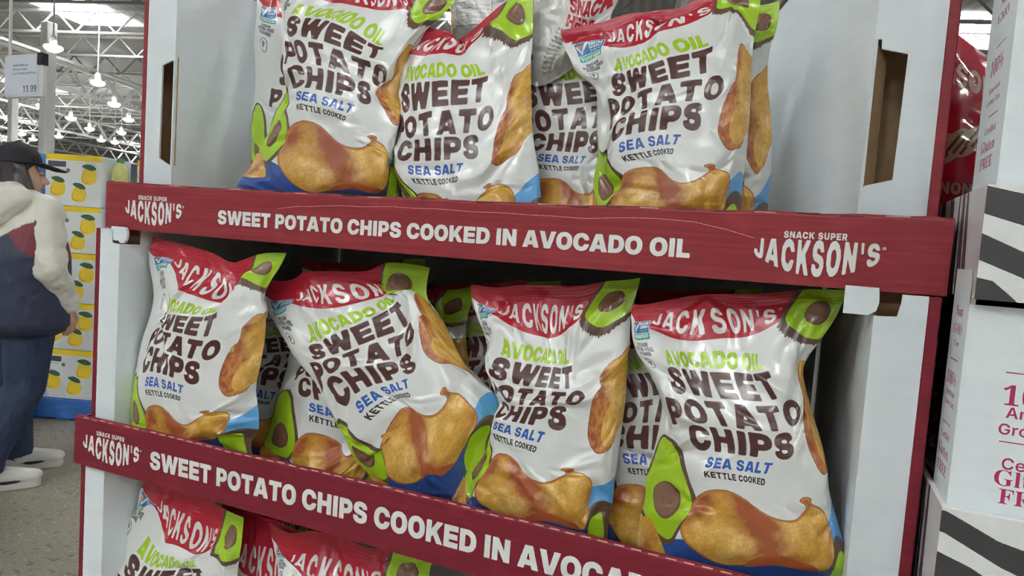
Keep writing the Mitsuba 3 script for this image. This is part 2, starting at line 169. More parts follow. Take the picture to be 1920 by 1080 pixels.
    '27,-282]]]],"k":[784,[[[93,1000,268,1000,271,447,301,469,550,749,756,749,467,423,773,0,564,0,332,317,268,251,268,0,93,0]]]],"l":[409,[[[93,1003,268,1003,268,193,287,148,316,137,371,141,399,17,392,7,333,-3,261,-3,196,10,131,55,100,117,93,155]]]],"m":[1237,[[[93,749,258,749,266,624,306,687,364,735,447,763,522,759,581,735,619,701,667,611,698,663,735,704,825,753,876,763,938,763,1007,746,1055,718,1110,656,1131,612,1144,543,1144,0,969,0,969,505,948,565,930,583,898,604,858,615,818,615,768,597,729,562,712,526,704,494,704,0,533,0,533,509,515,558,490,587,425,615,388,615,335,597,296,562,275,519,268,484,268,0,93,0]]]],"n":[842,[[[93,749,261,749,265,618,333,708,375,735,436,756,526,759,567,753,622,732,684,684,725,619,749,515,749,-3,574,-3,570,498,553,544,524,580,489,601,450,612,405,612,349,594,303,555,275,499,268,463,268,-3,93,-3]]]],"o":[835,[[[58,330,58,416,69,485,93,560,120,612,158,660,206,701,254,729,326,753,464,759,509,753,581,729,629,701,674,663,715,612,742,560,766,485,777,416,773,299,759,234,729,158,694,107,632,48,570,14,505,-7,457,-14,330,-7,265,14,203,48,141,107,107,158,76,234],[237,324,248,271,272,212,332,148,378,131,433,127,489,141,517,159,549,191,577,240,598,323,591,461,577,506,549,555,503,597,440,618,374,615,321,590,276,541,248,475,237,422]]]],"p":[856,[[[89,-282,89,749,261,749,265,625,274,627,330,704,412,749,526,756,632,722,677,691,735,622,766,560,787,488,797,381,790,275,770,192,739,127,701,76,643,27,574,-3,519,-14,430,-10,364,14,316,52,266,116,265,-282],[261,358,286,236,313,187,341,159,381,138,423,127,510,141,566,187,598,243,612,292,619,409,598,503,562,562,496,608,420,615,377,604,345,587,314,555,289,516,268,450]]]],"q":[859,[[[58,326,62,454,89,564,144,656,223,722,330,756,443,749,522,708,591,625,595,749,766,749,766,-282,591,-282,590,113,526,38,443,-7,337,-14,244,10,179,52,113,131,76,220],[237,324,248,271,272,212,332,148,378,131,433,127,468,134,514,159,553,201,574,243,594,337,588,457,549,548,500,594,436,615,360,608,314,583,272,534,248,475,237,422]]]],"r":[546,[[[93,749,261,749,261,626,267,622,306,694,351,732,430,759,519,756,519,595,413,601,370,591,332,570,297,535,272,482,268,0,93,0]]]],"s":[753,[[[58,199,223,230,241,184,270,152,308,131,355,120,409,120,461,134,504,166,519,192,512,245,476,278,216,344,158,375,117,412,86,474,79,564,107,643,151,694,206,729,261,749,340,763,426,763,533,739,594,704,639,660,674,598,677,567,526,540,508,576,472,611,430,629,361,632,290,608,265,582,254,556,262,511,291,482,329,464,557,412,619,381,663,340,694,271,698,199,674,124,622,62,557,21,471,-7,333,-14,265,-3,203,17,141,55,79,131]]]],"t":[485,[[[14,612,14,749,120,752,120,928,296,928,296,751,440,749,440,612,296,609,296,190,310,153,329,138,381,131,433,141,457,3,381,-10,282,-7,199,24,158,62,137,96,120,165,120,609]]]],"u":[845,[[[93,749,268,749,272,250,289,204,332,159,374,141,436,137,511,166,549,208,570,261,574,749,753,749,753,0,581,0,577,132,509,41,467,14,405,-7,316,-10,275,-3,220,17,158,65,117,131,93,234]]]],"v":[808,[[[27,753,210,753,216,746,405,160,454,330,595,749,780,753,502,0,302,3]]]],"w":[1155,[[[31,753,213,753,351,185,495,753,663,749,801,188,938,749,1124,753,900,0,722,0,576,534,529,340,430,0,251,0]]]],"x":[784,[[[38,0,280,385,52,749,244,749,396,483,467,619,550,749,739,749,503,381,749,0,560,0,464,151,391,286,330,168,223,0]]]],"y":[808,[[[27,749,213,749,364,302,401,164,454,340,598,749,784,749,464,-93,430,-165,357,-244,265,-282,162,-285,86,-268,124,-134,209,-144,253,-130,288,-87,309,0]]]],".":[371,[[[79,76,79,117,96,158,124,186,168,203,223,199,251,186,285,148,296,117,296,76,278,34,251,7,206,-10,165,-10,124,7,89,45]]]],",":[368,[[[52,-258,107,144,289,148,172,-258]]]],"A":[1000,[[[34,0,381,1000,612,1000,966,0,770,0,683,247,312,247,230,0],[361,396,632,395,496,844,488,839,423,584]]]],"B":[907,[[[100,1000,560,997,643,976,691,952,759,890,790,832,804,770,804,708,790,653,773,619,729,570,684,543,632,525,635,516,698,505,766,464,814,405,838,347,845,241,832,179,797,113,739,58,639,14,550,0,100,0],[278,155,512,151,568,162,606,179,649,225,663,268,660,323,642,366,586,'
    '419,529,440,281,443],[278,578,484,574,565,602,608,644,625,691,625,746,608,789,569,827,516,849,280,852]]]],"C":[1010,[[[69,447,69,553,79,636,107,732,134,790,175,852,230,911,299,959,357,986,485,1014,601,1010,698,986,763,955,835,900,890,832,924,763,945,667,766,667,731,754,665,817,581,849,477,849,411,828,365,799,300,723,265,643,247,542,247,457,261,367,282,308,317,249,369,197,418,169,498,148,609,158,658,179,721,232,756,291,766,333,948,333,928,247,876,151,808,79,694,14,570,-14,454,-10,357,14,265,62,186,134,137,203,89,320]]]],"E":[832,[[[100,1000,749,1000,749,849,279,847,280,579,715,577,715,430,280,429,278,155,753,151,753,0,100,0]]]],"F":[808,[[[100,1000,742,1000,742,849,279,846,280,548,698,546,698,399,280,397,275,-3,100,-3]]]],"G":[1027,[[[69,447,69,550,79,636,107,732,131,784,175,852,227,907,282,948,357,986,485,1014,598,1010,694,986,766,952,814,918,887,838,928,759,945,680,763,680,717,768,651,824,556,852,474,849,418,831,365,799,300,723,265,643,247,543,247,458,258,385,279,319,313,256,362,204,429,165,477,151,588,151,630,162,685,190,731,232,752,263,777,333,777,381,550,381,550,522,955,522,952,330,921,216,887,155,818,79,704,14,574,-14,454,-10,340,21,251,72,172,151,113,251,82,347]]]],"H":[1024,[[[100,1000,278,1000,280,588,742,588,746,1000,924,1000,924,0,746,0,744,436,282,436,278,0,100,0]]]],"L":[777,[[[100,1000,278,1000,279,153,722,151,722,0,100,0]]]],"N":[1041,[[[100,1000,302,1000,309,993,646,457,766,239,759,1000,942,1000,942,0,739,0,732,7,416,509,275,761,282,0,100,0]]]],"O":[1055,[[[69,447,69,553,82,653,107,732,144,808,192,873,261,935,333,976,416,1003,485,1014,601,1010,698,986,773,948,828,907,890,838,942,749,973,653,986,553,983,409,959,296,918,203,869,134,794,65,715,21,639,-3,570,-14,485,-14,416,-3,333,24,247,76,175,148,113,251,82,347],[247,458,258,385,282,308,321,245,369,197,435,162,498,148,553,148,626,165,679,193,724,235,755,280,790,367,804,457,804,543,790,632,769,692,721,768,679,807,626,835,553,852,499,852,418,831,342,779,286,699,251,578]]]],"R":[893,[[[100,1000,515,1000,570,993,684,952,763,883,801,818,821,746,825,643,818,598,801,543,766,485,718,436,650,392,859,0,660,0,460,368,280,366,278,0,100,0],[278,520,481,515,547,529,586,551,622,590,643,657,636,739,607,792,579,817,505,845,280,848]]]],"S":[893,[[[69,296,244,296,255,243,290,194,346,158,398,144,509,144,558,158,614,193,639,225,653,268,649,317,628,353,554,398,268,481,175,536,137,574,103,639,93,687,100,790,113,832,144,883,199,938,278,983,381,1010,502,1014,598,997,684,959,759,893,801,821,814,766,814,729,646,729,625,788,593,824,547,849,484,863,402,859,342,838,296,799,275,749,286,682,332,636,436,595,567,564,660,529,742,478,787,430,825,347,828,234,794,137,742,76,653,21,536,-10,402,-14,299,3,203,45,124,113,79,199]]]],"T":[907,[[[55,849,55,1000,852,1000,852,849,543,846,543,0,364,0,364,847]]]]},"s":{"0":[824,[[[51,434,51,625,70,761,110,886,180,985,228,1022,298,1051,430,1066,555,1040,607,1011,658,963,717,868,754,746,772,596,772,460,757,327,728,213,691,136,625,55,548,7,452,-15,320,-7,239,22,154,96,103,184,70,294],[279,394,298,224,331,127,355,100,397,81,427,81,465,96,503,146,529,250,544,423,544,628,533,775,515,876,484,936,438,967,408,970,362,955,328,917,305,861,279,658]]]],"1":[824,[[[63,868,144,894,218,931,386,1055,555,1055,559,132,575,97,599,81,750,77,750,0,143,0,143,77,291,81,326,108,334,132,338,898,329,900,224,787,165,757,118,761,81,790,66,820]]]],"2":[824,[[[52,154,311,417,411,539,474,661,496,784,489,886,462,940,405,974,357,974,310,955,272,905,250,820,246,721,184,724,132,739,85,772,63,816,59,897,77,945,118,993,162,1022,276,1059,456,1062,548,1044,607,1018,669,967,710,893,717,783,699,713,643,618,574,533,201,166,570,166,612,188,639,219,665,309,754,309,746,0,51,0]]]],"3":[824,[[[40,147,44,199,66,239,121,272,165,276,184,179,226,126,264,103,320,88,409,96,461,122,496,160,518,213,529,291,526,342,507,395,443,463,364,493,210,496,210,588,368,596,417,618,459,664,489,746,493,838,481,891,455,939,393,974,345,974,303,955,261,890,243,746,213,746,125,765,70,809,55,842,51,886,77,960,118,1000,165,1029,298,1062'
    ',401,1066,500,1055,555,1040,629,1004,676,960,713,882,717,787,710,754,684,695,640,643,581,599,510,561,599,529,658,496,710,449,739,401,754,342,754,257,739,188,702,118,625,48,522,4,408,-15,302,-15,191,4,110,40,63,88]]]],"4":[824,[[[18,364,434,1048,640,1051,640,375,794,371,794,272,640,270,643,147,655,116,682,92,717,81,779,77,779,0,265,0,265,77,365,85,392,96,415,120,426,158,426,270,22,272],[129,379,132,371,426,373,432,883,416,869,346,735]]]],"5":[824,[[[59,140,59,187,74,224,110,254,176,265,192,183,237,119,312,88,383,92,432,111,477,153,500,194,518,276,518,364,507,420,477,476,439,510,353,540,265,540,151,515,88,540,136,1051,691,1051,699,783,614,783,595,858,563,886,235,890,206,632,210,618,349,640,489,629,614,581,684,522,724,452,743,379,735,228,691,129,621,59,537,15,434,-11,305,-15,199,4,140,29,88,74]]]],"9":[824,[[[51,665,55,783,81,875,132,960,228,1033,331,1062,467,1059,574,1018,651,952,699,879,743,746,757,599,754,474,735,349,710,257,662,158,603,85,500,15,375,-15,287,-15,224,-4,165,22,129,51,96,114,92,165,110,210,158,235,165,235,214,137,248,104,286,85,324,77,375,81,413,96,451,126,489,183,518,264,537,353,548,490,538,492,471,434,401,408,301,404,232,419,165,452,99,518,66,588],[265,677,276,613,295,568,325,534,352,519,379,511,456,519,488,534,532,579,548,606,548,679,529,816,499,895,450,951,408,967,367,963,310,921,287,880,272,824]]]],"%":[1221,[[[721,210,717,397,735,493,768,566,809,610,875,640,963,643,1037,618,1096,559,1121,507,1143,426,1151,276,1125,129,1099,74,1055,22,1007,-4,959,-15,879,-11,816,18,779,55,739,132],[824,243,842,150,880,93,941,77,979,92,999,112,1022,154,1037,213,1040,393,1018,486,1003,513,968,544,945,551,900,547,861,517,846,490,824,389]],[[265,0,842,1048,956,1051,379,0]],[[74,665,74,812,88,897,125,985,169,1033,243,1062,331,1062,397,1037,441,996,471,949,496,871,507,790,507,680,482,548,456,493,419,449,371,419,301,404,228,412,180,434,132,482,103,537],[180,673,199,572,241,512,265,500,309,500,356,531,378,572,393,629,401,699,397,820,367,924,337,958,314,970,276,974,245,963,203,909,180,801]]]],".":[393,[[[107,51,110,125,129,154,158,173,224,176,257,162,279,136,287,114,283,33,265,4,235,-15,188,-22,143,-7,118,18]]]],"A":[956,[[[-18,40,38,56,77,98,449,1018,493,1018,850,168,905,68,929,48,971,40,971,0,500,0,504,40,586,52,609,68,621,92,603,167,547,290,225,285,173,159,162,103,170,76,190,56,235,41,279,40,279,0,-18,0],[388,688,257,353,525,356]]]],"B":[971,[[[33,960,33,996,559,996,717,967,779,937,820,904,853,853,868,798,868,739,849,673,831,643,768,588,650,541,754,507,827,467,871,426,904,368,915,323,908,210,875,136,827,85,739,33,614,4,37,0,37,37,89,44,123,60,150,90,162,133,162,860,143,921,120,944,70,959],[397,501,405,95,428,64,492,51,582,74,620,108,639,142,658,229,651,372,620,440,594,466,553,489,448,507],[397,556,452,551,527,567,583,604,610,650,625,743,617,835,587,906,537,941,441,948,421,940,405,916,397,867]]]],"C":[1026,[[[59,434,63,596,96,717,129,783,176,849,276,937,368,985,511,1018,658,1011,856,952,896,972,915,1018,956,1018,956,676,915,680,849,814,752,915,651,963,552,971,469,944,402,884,353,791,324,662,316,412,324,345,361,212,409,134,462,89,532,59,578,51,666,55,733,74,796,104,859,148,941,232,978,199,974,184,904,103,827,44,706,-7,625,-22,449,-15,371,7,301,40,221,99,140,195,85,309]]]],"E":[967,[[[29,0,29,37,100,44,142,71,158,102,165,148,162,871,154,902,131,937,88,956,37,960,37,996,875,996,871,699,838,702,816,799,786,851,752,885,707,911,577,941,452,941,425,933,409,917,401,889,403,538,490,544,557,578,606,653,629,754,665,757,665,257,629,261,606,379,568,440,497,478,403,485,401,118,417,82,456,63,581,63,699,88,774,129,815,167,867,241,901,312,941,312,882,0]]]],"F":[886,[[[29,963,30,996,860,996,860,699,827,699,809,780,771,855,733,893,685,919,588,941,468,945,418,933,401,909,403,541,497,552,546,578,592,639,621,757,662,757,662,257,621,261,599,376,554,447,474,485,397,485,397,166,408,99,455,52,562,37,562,0,33,0,37,40,104,52,139,75,162,136,162,863,143,917,127,933]]]],"G":[1110,[[[59,478,74,640,114,754,184,857,276,937,386,993,507,1018,643,1015,750,989,830,956'
    ',863,956,896,980,915,1018,956,1018,956,673,919,673,871,781,837,829,774,896,715,937,636,967,559,971,506,959,450,929,390,862,346,754,320,584,320,420,353,235,417,115,454,78,510,44,563,29,646,29,715,56,742,99,750,133,750,309,742,339,719,374,673,393,603,397,603,434,1096,434,1096,397,1059,397,1010,382,982,339,978,63,838,11,643,-22,496,-18,408,0,338,26,228,96,180,143,132,210,77,342]]]],"H":[1147,[[[33,0,33,37,111,52,142,75,162,133,162,867,154,898,131,933,93,952,37,960,37,996,529,996,529,960,451,948,420,929,405,898,397,841,397,556,405,548,750,554,750,841,742,901,727,929,696,948,618,960,618,996,1110,996,1110,960,1054,952,1013,933,985,871,985,133,1004,79,1024,60,1058,44,1110,37,1110,0,618,0,618,37,689,48,712,60,739,95,750,166,750,477,742,485,405,485,397,479,397,166,405,110,436,59,529,37,529,0]]]],"M":[1390,[[[29,0,29,37,108,52,146,82,165,151,162,890,134,937,85,956,33,960,33,996,408,993,694,322,982,996,1353,996,1353,963,1267,937,1243,913,1228,867,1228,129,1247,71,1279,48,1349,37,1349,0,868,0,871,40,916,44,958,60,977,79,993,122,992,854,632,0,592,0,581,18,246,817,233,827,235,114,254,72,274,56,320,41,371,37,371,0]]]],"N":[1081,[[[40,960,40,996,346,996,852,378,853,883,841,917,818,941,724,960,724,996,1051,996,1048,960,1000,956,961,940,942,921,926,878,923,-22,875,-18,240,755,235,125,251,79,270,60,323,41,360,40,364,0,40,0,40,37,100,44,146,71,165,129,165,849,79,947]]]],"O":[1151,[[[59,482,70,614,96,702,136,783,195,860,276,930,360,978,449,1007,566,1022,695,1011,779,985,864,941,930,890,1000,809,1044,732,1077,636,1092,533,1088,423,1074,349,1029,239,978,162,908,92,846,48,728,-4,632,-22,511,-22,430,-7,309,44,228,103,158,180,107,268,70,382],[320,606,324,361,349,235,398,131,446,75,521,33,599,26,678,48,731,90,786,183,812,272,831,427,831,566,816,695,794,780,757,858,704,922,629,963,544,971,458,941,405,892,368,828,338,736]]]],"R":[1037,[[[33,0,33,37,111,52,142,75,162,133,162,867,154,898,131,933,93,952,37,960,37,996,603,993,761,956,842,908,882,860,908,798,912,691,901,647,875,599,842,563,757,511,697,492,695,481,968,79,995,52,1051,37,1051,0,739,0,440,463,397,459,401,125,412,87,436,60,529,37,529,0],[401,860,398,517,503,515,582,541,639,601,662,676,662,794,636,873,598,914,571,930,511,945,471,945,433,937,413,921]]]],"a":[754,[[[44,114,44,165,55,206,110,279,224,346,434,419,434,562,426,589,399,628,345,647,272,643,232,619,228,595,268,526,268,485,243,441,199,419,140,419,107,434,77,474,74,548,92,592,129,632,221,680,290,695,375,699,456,691,526,673,566,651,603,614,621,581,640,511,643,92,666,75,702,92,721,62,684,22,618,-15,529,-22,478,-4,449,29,434,68,364,18,290,-11,173,-18,118,0,81,29,55,70],[257,173,276,101,316,74,342,74,380,89,433,134,433,366,385,356,303,304,272,258]]]],"d":[809,[[[44,265,44,386,63,482,107,577,169,647,257,691,331,699,401,684,488,626,485,909,461,944,386,963,386,996,699,996,699,133,706,98,726,75,772,62,772,22,651,15,489,-22,484,71,430,15,371,-15,276,-22,228,-11,158,29,96,103,63,176],[257,273,276,150,310,85,352,63,390,63,432,82,462,112,489,166,489,529,474,568,447,595,401,614,360,614,318,595,295,568,276,523,261,445]]]],"c":[643,[[[44,382,59,456,96,537,143,599,213,654,290,687,349,699,419,699,504,680,562,643,596,599,607,562,607,511,592,478,544,449,489,449,463,460,445,478,430,518,434,599,422,631,382,651,322,639,280,597,254,522,246,350,257,272,276,212,310,153,347,115,389,92,420,85,490,88,561,126,592,158,621,129,548,48,449,-7,375,-22,309,-22,235,-4,188,22,136,66,74,162,44,272]]]],"e":[658,[[[44,283,44,401,70,504,125,596,210,665,298,695,415,691,507,651,574,577,610,485,618,364,257,360,261,276,280,205,314,145,355,111,397,96,452,92,528,122,588,187,621,162,621,151,566,77,482,11,397,-18,305,-22,250,-11,195,15,132,66,96,118,63,191],[269,574,254,427,260,419,440,420,437,551,411,627,364,651,307,635]]]],"f":[467,[[[33,0,33,37,94,53,114,100,114,603,37,607,37,680,113,682,114,801,125,860,158,926,202,971,268,1004,349,1018,437,1015,489,1000,551,952,574,908,574,838,540,790,515,779,463,779,419,805,404,838,404,875,430,937,430,956,420,967,379,971,354,962,331,931,324,889,324,682,4'
    '45,680,445,607,324,603,324,114,343,60,375,41,434,37,437,0]]]],"g":[717,[[[29,-173,48,-110,85,-81,138,-56,88,-18,59,22,51,48,59,114,110,180,214,242,129,290,88,331,63,379,48,441,48,485,63,548,88,592,154,651,199,673,283,695,404,695,511,665,695,665,695,588,591,585,625,526,640,452,632,386,599,320,544,268,471,235,404,224,295,228,267,220,233,193,221,165,229,130,264,110,526,99,585,85,640,55,676,7,691,-48,687,-129,654,-199,596,-250,522,-283,408,-305,294,-309,188,-298,110,-272,48,-221],[162,-172,196,-219,242,-242,302,-254,412,-254,479,-242,539,-216,569,-181,577,-136,569,-112,550,-93,504,-77,217,-74,173,-112,162,-139],[250,416,265,333,300,284,361,272,399,291,411,307,434,383,437,500,419,600,388,639,356,651,319,647,299,639,273,608,254,544]]]],"i":[434,[[[40,37,90,49,114,93,114,588,94,631,44,643,44,676,324,680,324,114,336,60,363,41,393,37,393,0,40,0]],[[110,882,114,941,132,974,154,996,199,1015,243,1015,287,996,316,963,331,923,331,882,316,842,283,809,250,794,191,794,158,809,125,842]]]],"l":[438,[[[40,37,90,49,114,93,114,904,106,935,90,951,44,963,44,996,324,996,324,114,336,60,363,41,393,37,393,0,40,0]]]],"m":[1213,[[[40,37,90,49,114,93,114,584,90,631,40,643,40,680,320,680,324,591,404,665,463,691,507,699,570,695,632,673,676,632,702,580,776,654,813,676,871,695,923,699,989,687,1040,658,1070,621,1092,570,1103,504,1103,95,1115,61,1130,45,1173,37,1173,0,827,0,827,37,870,45,889,68,897,100,897,511,878,576,830,596,767,576,710,518,710,103,717,69,737,45,779,37,779,0,438,0,438,37,480,45,499,68,507,100,507,511,492,568,472,588,441,596,389,584,366,569,320,511,320,103,336,57,356,41,390,33,390,0,40,0]]]],"n":[835,[[[40,37,90,49,114,93,114,584,90,631,40,643,40,680,324,680,328,594,393,658,485,695,596,691,640,673,680,636,713,566,724,496,724,92,751,45,794,37,794,0,441,0,441,33,488,45,515,100,515,511,495,576,448,596,388,580,324,514,324,96,335,61,351,45,393,37,393,0,40,0]]]],"o":[735,[[[40,305,48,426,70,500,103,562,173,636,235,673,294,691,423,695,482,680,548,647,632,562,684,445,695,368,691,268,647,136,618,92,555,33,496,0,434,-18,335,-22,287,-15,199,22,158,51,103,114,70,176],[257,218,276,95,314,41,349,26,390,26,444,60,467,110,478,188,478,474,452,601,421,639,387,654,353,654,314,639,276,582,257,456]]]],"p":[812,[[[37,-301,37,-272,83,-260,102,-240,114,-205,114,577,106,611,90,631,44,643,44,680,312,680,317,587,364,647,441,691,533,699,621,669,687,610,713,574,735,529,761,437,761,257,743,180,710,107,636,22,585,-7,526,-22,467,-22,423,-11,375,15,324,58,324,-168,331,-214,362,-257,430,-268,430,-305],[324,151,346,105,373,78,408,63,448,63,503,93,537,165,551,258,548,460,533,530,514,571,464,606,430,610,392,598,350,561,324,515]]]],"r":[629,[[[40,0,40,37,90,49,114,93,114,588,94,631,44,643,44,676,320,680,324,569,386,643,456,687,522,699,588,680,618,651,632,614,629,540,596,500,551,485,500,493,440,561,408,570,361,539,331,474,327,95,352,52,430,37,434,0]]]],"t":[500,[[[44,658,179,792,279,926,316,926,317,682,456,676,456,610,316,607,320,128,344,93,378,88,406,100,429,123,449,162,485,147,437,55,404,22,353,-7,279,-22,206,-15,158,7,121,55,107,114,107,606,44,610]]]],"u":[820,[[[26,643,26,680,309,680,309,155,324,109,344,89,400,77,458,100,500,148,500,574,492,604,473,631,415,643,415,680,710,680,710,122,733,78,787,66,787,29,665,18,500,-22,495,78,430,18,342,-18,232,-18,165,11,118,81,103,143,95,596,79,628]]]],"w":[952,[[[-22,643,-22,680,301,680,301,643,259,631,250,592,365,289,460,508,422,623,394,643,368,647,368,680,706,680,706,643,656,628,647,592,736,322,846,585,845,615,833,631,779,647,779,680,974,680,974,647,947,639,928,620,905,575,665,-22,632,-22,629,-15,488,420,312,-11,305,-22,268,-22,36,582,21,613]]]],"y":[658,[[[-15,-206,-7,-140,26,-99,51,-88,107,-88,151,-118,162,-140,167,-208,184,-217,207,-209,257,-152,305,-25,305,-3,66,582,28,635,-11,643,-11,680,353,680,353,643,292,631,283,618,283,585,405,271,507,532,522,596,518,619,505,632,445,643,445,680,654,680,654,643,627,635,608,616,581,567,349,-74,268,-235,228,-276,187,-298,107,-309,55,-298,26,-279,0,-250]]]]}}')

# ---------------------------------------------------------------- lettering and flat print
GLYPHS = json.loads(GLYPH_JSON)
GLYPHS['b']['I'] = [400, [[[58, 0, 342, 0, 342, 1000, 58, 1000]]]]

def glyph(font, ch):
    adv, polys = GLYPHS[font][ch]
    shapes = []
    for rings in polys:
        rr = [[(r[i], r[i + 1]) for i in range(0, len(r), 2)] for r in rings]
        shapes.append(sg.Polygon(rr[0], rr[1:]).buffer(0))
    return adv, shapely.union_all(shapes)

def text(s, font='b', height=1.0, x=0.0, y=0.0, width=None, track=0.0, fat=0.0, wobble=0.0, seed=0, anchor='l', rounding=0.0):
    """Lettering as one flat shape, capitals 'height' tall with the baseline at y; width stretches it to fit."""
    rng, at, out = random.Random(seed), 0.0, []
    for ch in s:
        if ch == ' ':
            at += 340 + track * 1000
            continue
        adv, g = glyph(font, ch)
        if fat:
            g = g.buffer(fat * 1000, quad_segs=3)
        if rounding:
            g = g.buffer(-rounding * 1000, quad_segs=3).buffer(2 * rounding * 1000, quad_segs=3).buffer(-rounding * 1000, quad_segs=3)
        if wobble:
            g = affinity.rotate(g, rng.uniform(-1, 1) * wobble * 60, origin=(adv / 2, 350))
            g = affinity.scale(g, 1 + rng.uniform(-1, 1) * wobble, 1 + rng.uniform(-1, 1) * wobble, origin=(adv / 2, 350))
        out.append(affinity.translate(g, at, 0))
        at += adv + track * 1000
    g = shapely.union_all(out)
    x0, _, x1, _ = g.bounds
    sx = (width / (x1 - x0)) if width else height / 1000.0
    g = affinity.affine_transform(g, [sx, 0, 0, height / 1000.0, x - x0 * sx, y])
    if anchor == 'c':
        b = g.bounds
        g = affinity.translate(g, x - (b[0] + b[2]) / 2, 0)
    return g.simplify(height * 0.004)

def bend(g, fn):
    return shapely.transform(shapely.segmentize(g, 2.5), lambda c: np.column_stack(fn(c[:, 0], c[:, 1]))).buffer(0)

def brand(x0, x1, ytop, h, arc=0.10, fat=-.012):
    """The arched brand lettering: short letters at the ends, long ones in the middle."""
    g = text("JACKSON'S", 'b', 1.0, 0, 0, width=1.0, track=0.10, rounding=0.03, fat=fat)
    g = shapely.segmentize(g, 0.04)
    def fn(c):
        t, yy = c[:, 0], c[:, 1]
        bell = 1 - (2 * t - 1.02) ** 2
        low = -(0.50 + 0.50 * np.clip(bell, 0, 1))
        top = -0.10 * (1 - np.clip(bell, 0, 1)) * 0 + arc * (1 - bell) * -0.15
        return np.column_stack([x0 + (x1 - x0) * t, ytop + h * (low + (top - low) * np.clip(yy, -0.02, 1.02))])
    return shapely.transform(g, fn).buffer(0)

def curve(pts, closed=True, n=6):
    """A smooth closed outline through the points."""
    p = np.asarray(pts, float)
    out = []
    for i in range(len(p)):
        a, b, c, d = p[i - 1], p[i], p[(i + 1) % len(p)], p[(i + 2) % len(p)]
        for k in range(n):
            t = k / n
            out.append(0.5 * (2 * b + (c - a) * t + (2 * a - 5 * b + 4 * c - d) * t * t + (3 * b - a - 3 * c + d) * t ** 3))
    return sg.Polygon(out).buffer(0)

BW, BH = 217.0, 313.0                                   # a bag laid flat, millimetres
def uvp(pts, **k):                                      # outline given as (across, down) fractions of the bag
    return curve([(u * BW, (1 - v) * BH) for u, v in pts], **k)
def uvline(pts):
    return sg.Polygon([(u * BW, (1 - v) * BH) for u, v in pts])

C_FILM, C_RED, C_BROWN, C_GREEN = (.67, .685, .668), (.31, .014, .026), (.050, .018, .017), (.31, .49, .020)
C_BLUE, C_BLACK, C_SKY, C_NAVY = (.030, .085, .33), (.025, .022, .02), (.10, .32, .60), (.022, .055, .20)
C_SKIN, C_PIT, C_PITD, C_PALE, C_TEAL = (.075, .045, .03), (.15, .08, .05), (.09, .045, .03), (.45, .66, .09), (.03, .22, .24)
C_INK = (.05, .05, .055)

